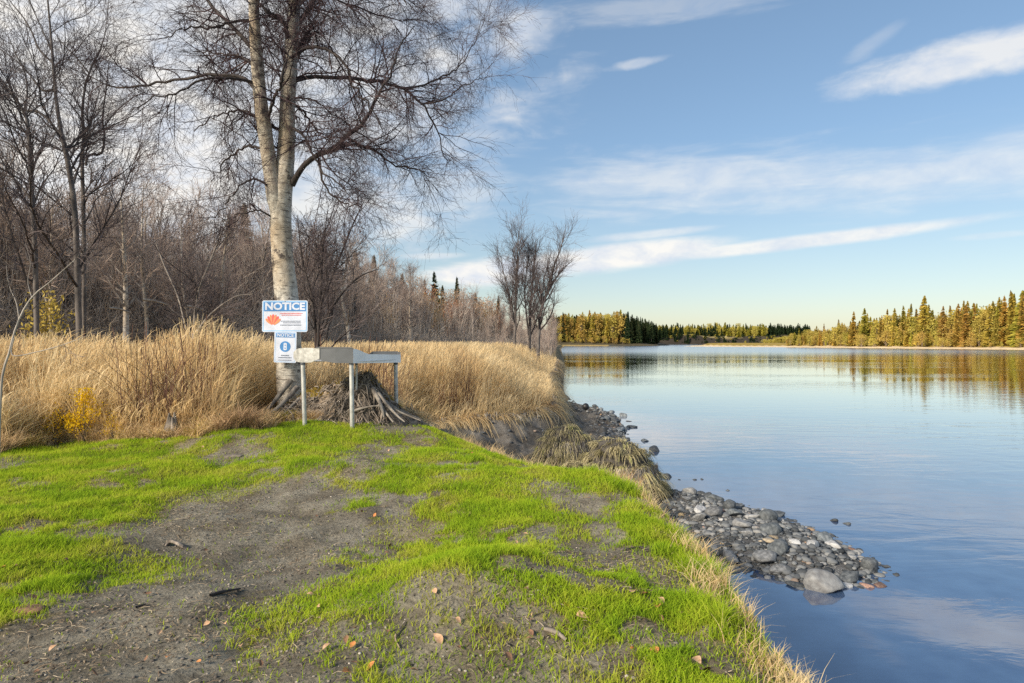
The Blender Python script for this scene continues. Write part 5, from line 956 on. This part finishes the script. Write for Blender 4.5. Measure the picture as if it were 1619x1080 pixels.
# worn stub sticking out of the bare ground
g = ground(262, 866); sb = empty('wood_stub', (g[0], g[1], g[2])); tag(sb, 'low weathered root stub poking out of the bare soil', 'root stub'); mb = MB()
for k in range(12): 
    a = random.uniform(-.6, .9); P_, R_ = resample([(0, .01 * k, .0), (.05 * math.cos(a), .02, .045), (.18 * math.cos(a), .05 * math.sin(a), .02), (.3 * math.cos(a), .12 * math.sin(a), -.03)], [.018, .02, .014, .006], 12); tube(mb, P_[None], R_[None], 7, 0, wob=.3)
sb.scale = (.55, .55, .7); link('stub_wood', mb.mesh('stub_wood', [M_deadwood], True), sb)
# grey stump in the field edge and old clod
stb = gpt(272, 690); o = empty('small_stump', tuple(stb)); tag(o, 'small split grey stump among dry weeds at the lawn edge', 'stump'); mb = MB()
for k in range(7):
    a = k / 7 * 6.28; P_, R_ = resample([(.03 * math.cos(a), .03 * math.sin(a), .32 * random.uniform(.5, 1)), (.05 * math.cos(a), .05 * math.sin(a), .12), (.14 * math.cos(a), .1 * math.sin(a), -.04)], [.012, .035, .03], 10); tube(mb, P_[None], R_[None], 7, 0, wob=.3)
link('split_wood', mb.mesh('split_wood', [M_deadwood], True), o)
for (px, py, s, lb) in ((45, 968, .09, 'rust brown turf clod at the edge of the left lawn'), (370, 722, .12, 'bare earth clod in the lawn left of the table')):
    g = ground(px, py); V = V3 * [s, s * .7, s * .25] * (1 + .5 * fbm(V3[:, 0] * 3 + 3, V3[:, 1] * 3 + V3[:, 2] * 2, 6, 4))[:, None]; mb = MB(); mb.add(V, F3); tag(link('turf_clod', mb.mesh('turf_clod', [solid('clod_%d' % px, (.12, .07, .04) if px < 100 else (.09, .08, .065), (.30, .17, .09) if px < 100 else (.24, .20, .16), 14, .95, bump=.9)], True), None, (g[0], g[1], g[2])), lb, 'soil clod')
M_yel = leafmat('yellow_leaves', [(0, (.60, .36, .01)), (.6, (.78, .50, .015)), (1, (.85, .62, .04))], None, .4)
for (px, top, py, Yt, sw, nn, lb) in ((133, 618, 690, 8.9, .22, 1300, 'bright yellow leaved bush in front of the tall grass'), (178, 652, 695, 9.1, .16, 420, 'sparser yellow bush right of the bright yellow one'), (88, 640, 695, 9.0, .14, 300, 'thin yellow green bush left of the bright yellow one'), (70, 468, 520, 20, .8, 900, 'yellow leaved shrub in the wood behind the grass at far left')):
    if Yt < 15: Yt = float(edge_of(np.array([(px - CX) / F * 9.]), np.array([9.]))[0]) - .12
    X_ = (px - CX) / F * Yt; g = h1(X_, Yt); hgt = CZ + (HY - top) * Yt / F - g; me = leafy(int(px), M_yel if Yt < 15 else M_gold, .35, nn, low=.1, leaf=.022); o = link('yellow_bush', me, None, (X_, Yt, g)); o.scale = (hgt * .95, hgt * .95, hgt); tag(o, lb, 'bush')
# leaning sapling at the left edge
custom('bare_sapling', 6.6, [[(-4, 690, 4), (2, 610, 3.4), (14, 560, 3), (28, 510, 2.4), (50, 470, 1.8), (80, 445, 1.4), (130, 400, .5)], [(22, 535, 1.6), (20, 562, 1.6), (60, 556, 1.3), (100, 545, 1.1), (140, 530, .5)], [(30, 508, 1.2), (26, 480, 1.0), (14, 450, .8), (10, 420, .4)], [(50, 470, 1.0), (44, 445, .8), (48, 415, .6), (40, 385, .3)]], 51, 'leaning bare sapling at the left edge in front of the tall grass', 12, 50, 120, rt=.0016, l1=.25, tmin=.4, up=.03, rsc=.55)

# ---------------------------------------------------------------- sky, sun, camera
SUN_AZ, SUN_EL = R(-132), R(29)          # clockwise from +Y: sun behind left shoulder
d = np.array([math.sin(SUN_AZ) * math.cos(SUN_EL), math.cos(SUN_AZ) * math.cos(SUN_EL), math.sin(SUN_EL)])
su = bpy.data.lights.new('sun', 'SUN'); su.energy = 3.5; su.angle = R(12); su.color = (1, .87, .70); so_ = bpy.data.objects.new('sun', su); col.objects.link(so_)
from mathutils import Vector
so_.rotation_euler = Vector(tuple(-d)).to_track_quat('-Z', 'Y').to_euler()
wd = bpy.data.worlds.new('World'); sc.world = wd; wd.use_nodes = True; nt = wd.node_tree; nt.nodes.clear(); N = nt.nodes.new; L = nt.links.new
out = N('ShaderNodeOutputWorld'); bg = N('ShaderNodeBackground'); sky = N('ShaderNodeTexSky'); sky.sky_type = 'NISHITA'; sky.sun_disc = False; sky.sun_elevation = SUN_EL; sky.sun_rotation = SUN_AZ; sky.altitude = 50; sky.air_density = 1.0; sky.dust_density = .7; sky.ozone_density = 1.6
tc = N('ShaderNodeTexCoord'); sx = N('ShaderNodeSeparateXYZ'); L(tc.outputs['Generated'], sx.inputs[0])
def mth(op, a, b=None, c=None, clamp=False):
    n = N('ShaderNodeMath'); n.operation = op; n.use_clamp = clamp
    for i_, v in enumerate((a, b, c)):
        if v is None: continue
        if isinstance(v, (int, float)): n.inputs[i_].default_value = v
        else: L(v, n.inputs[i_])
    return n.outputs[0]
az = mth('ARCTAN2', sx.outputs[0], sx.outputs[1]); el = mth('ARCSINE', sx.outputs[2]); cb = N('ShaderNodeCombineXYZ'); L(az, cb.inputs[0]); L(el, cb.inputs[1])
def noise(scale, st, det=7, ro=.58, off=0):
    mp = N('ShaderNodeMapping'); mp.inputs['Scale'].default_value = st; mp.inputs['Location'].default_value = (off, off, 0); mp.inputs['Rotation'].default_value = (0, 0, R(4)); n = N('ShaderNodeTexNoise'); n.inputs['Scale'].default_value = scale; n.inputs['Detail'].default_value = det; n.inputs['Roughness'].default_value = ro; n.inputs['Distortion'].default_value = .3; L(cb.outputs[0], mp.inputs[0]); L(mp.outputs[0], n.inputs['Vector']); return n.outputs[0]
nA = noise(9, (1, 2.2, 1)); nB = noise(7, (1, 6, 1), off=3)
total = None
def blob(px, py, rx, ry, rot, k, nsrc, amp, soft=.7):
    """cloud centred on a bearing and elevation, size in radians"""
    global total
    a0 = math.atan((px - CX) / F); e0 = math.atan(-(py - HY) / F * math.cos(a0)); mp = N('ShaderNodeMapping'); mp.vector_type = 'TEXTURE'; mp.inputs['Location'].default_value = (a0, e0, 0); mp.inputs['Rotation'].default_value = (0, 0, R(rot)); mp.inputs['Scale'].default_value = (rx / F, ry / F, 1)
    L(cb.outputs[0], mp.inputs[0]); ln = N('ShaderNodeVectorMath'); ln.operation = 'LENGTH'; L(mp.outputs[0], ln.inputs[0]); v = mth('MULTIPLY_ADD', mth('SUBTRACT', nsrc, .5), amp * 2, mth('SUBTRACT', 1.0, ln.outputs['Value']))
    mr = N('ShaderNodeMapRange'); mr.interpolation_type = 'SMOOTHSTEP'; mr.inputs[1].default_value = 0; mr.inputs[2].default_value = soft; mr.inputs[3].default_value = 0; mr.inputs[4].default_value = k; L(v, mr.inputs[0])
    total = mr.outputs[0] if total is None else mth('MAXIMUM', total, mr.outputs[0])
blob(820, 58, 75, 52, 20, .62, nA, .7, .8); blob(1515, 96, 165, 32, 4, .72, nA, .7, .6); blob(1385, 62, 50, 16, 25, .18, nA, .9)
blob(1010, 100, 55, 9, 6, .4, nA, .8); blob(1100, 288, 340, 62, 0, .5, nB, .8, .9); blob(1520, 268, 330, 55, 3, .5, nB, .7, .9)
blob(960, 408, 230, 25, 5, .9, nB, .3, .5); blob(1240, 386, 310, 13, 3.5, .8, nB, .3, .6); blob(770, 432, 130, 28, 5, .95, nB, .5, .6); blob(1030, 370, 130, 9, 4, .5, nB, .5); blob(680, 405, 75, 8, 2, .55, nB, .4)
blob(330, 60, 560, 360, 0, .85, nA, .7, .8); blob(0, 200, 600, 440, 0, 1, nA, .5, .7); blob(480, 330, 330, 120, 10, .75, nA, 1.1, .9); blob(700, 300, 160, 70, 12, .4, nB, .9, .9); blob(640, 170, 220, 90, 15, .55, nA, 1.0, .8); blob(1050, 10, 260, 26, 0, .25, nB, .9); blob(1570, 372, 60, 6, 0, .25, nB, .5)
# unseen thin cloud added behind the camera to brighten that side of the sky
back = N('ShaderNodeMapRange'); back.inputs[1].default_value = .1; back.inputs[2].default_value = -.5; back.inputs[3].default_value = 0; back.inputs[4].default_value = .55; L(sx.outputs[1], back.inputs[0]); total = mth('MAXIMUM', total, mth('MULTIPLY', back.outputs[0], nA))
CLV = 5.7
shade = noise(14, (1, 2, 1), 5, .6, 9); cr = ramp(nt, [(.35, (.72, .77, .86)), (.6, (1.0, .965, .91))]); L(shade, cr.inputs[0]); cm = N('ShaderNodeMixRGB'); cm.blend_type = 'MULTIPLY'; cm.inputs[0].default_value = 1; L(cr.outputs[0], cm.inputs[1]); cm.inputs[2].default_value = (CLV, CLV, CLV, 1)
tint = N('ShaderNodeMixRGB'); tint.blend_type = 'MULTIPLY'; tint.inputs[0].default_value = 1; rt_ = ramp(nt, [(0, (.60, .575, .51)), (.12, (.55, .57, .56)), (.5, (.452, .54, .61)), (1, (.45, .535, .60))]); ek = N('ShaderNodeMapRange'); ek.inputs[1].default_value = 0; ek.inputs[2].default_value = .6; L(el, ek.inputs[0]); L(ek.outputs[0], rt_.inputs[0]); r2_ = N('ShaderNodeMixRGB'); r2_.blend_type = 'MULTIPLY'; r2_.inputs[0].default_value = 1; r2_.inputs[2].default_value = (2.2, 2.2, 2.2, 1); L(rt_.outputs[0], r2_.inputs[1]); L(r2_.outputs[0], tint.inputs[2]); gm = N('ShaderNodeGamma'); gm.inputs[1].default_value = .68; L(sky.outputs[0], gm.inputs[0]); L(gm.outputs[0], tint.inputs[1])
mx = N('ShaderNodeMixRGB'); L(total, mx.inputs[0]); L(tint.outputs[0], mx.inputs[1]); L(cm.outputs[0], mx.inputs[2]); L(mx.outputs[0], bg.inputs[0]); bg.inputs[1].default_value = .10; L(bg.outputs[0], out.inputs[0])
cam = bpy.data.cameras.new('camera'); cam.lens = 36 * F / 1619; cam.sensor_width = 36; cam.clip_end = 6000; cam.clip_start = .05; cam.shift_y = (540 - HY) / 1619 * -1
co = bpy.data.objects.new('camera', cam); col.objects.link(co); co.location = (0, 0, CZ); co.rotation_euler = (R(90), 0, 0); sc.camera = co
sc.view_settings.view_transform = 'Standard'; sc.view_settings.look = 'None'; sc.view_settings.exposure = 0.85; sc.view_settings.gamma = 1
sc.cycles.max_bounces = 5; sc.cycles.diffuse_bounces = 2; sc.cycles.glossy_bounces = 2; sc.cycles.transmission_bounces = 2; sc.cycles.transparent_max_bounces = 4
sc.cycles.use_denoising = False
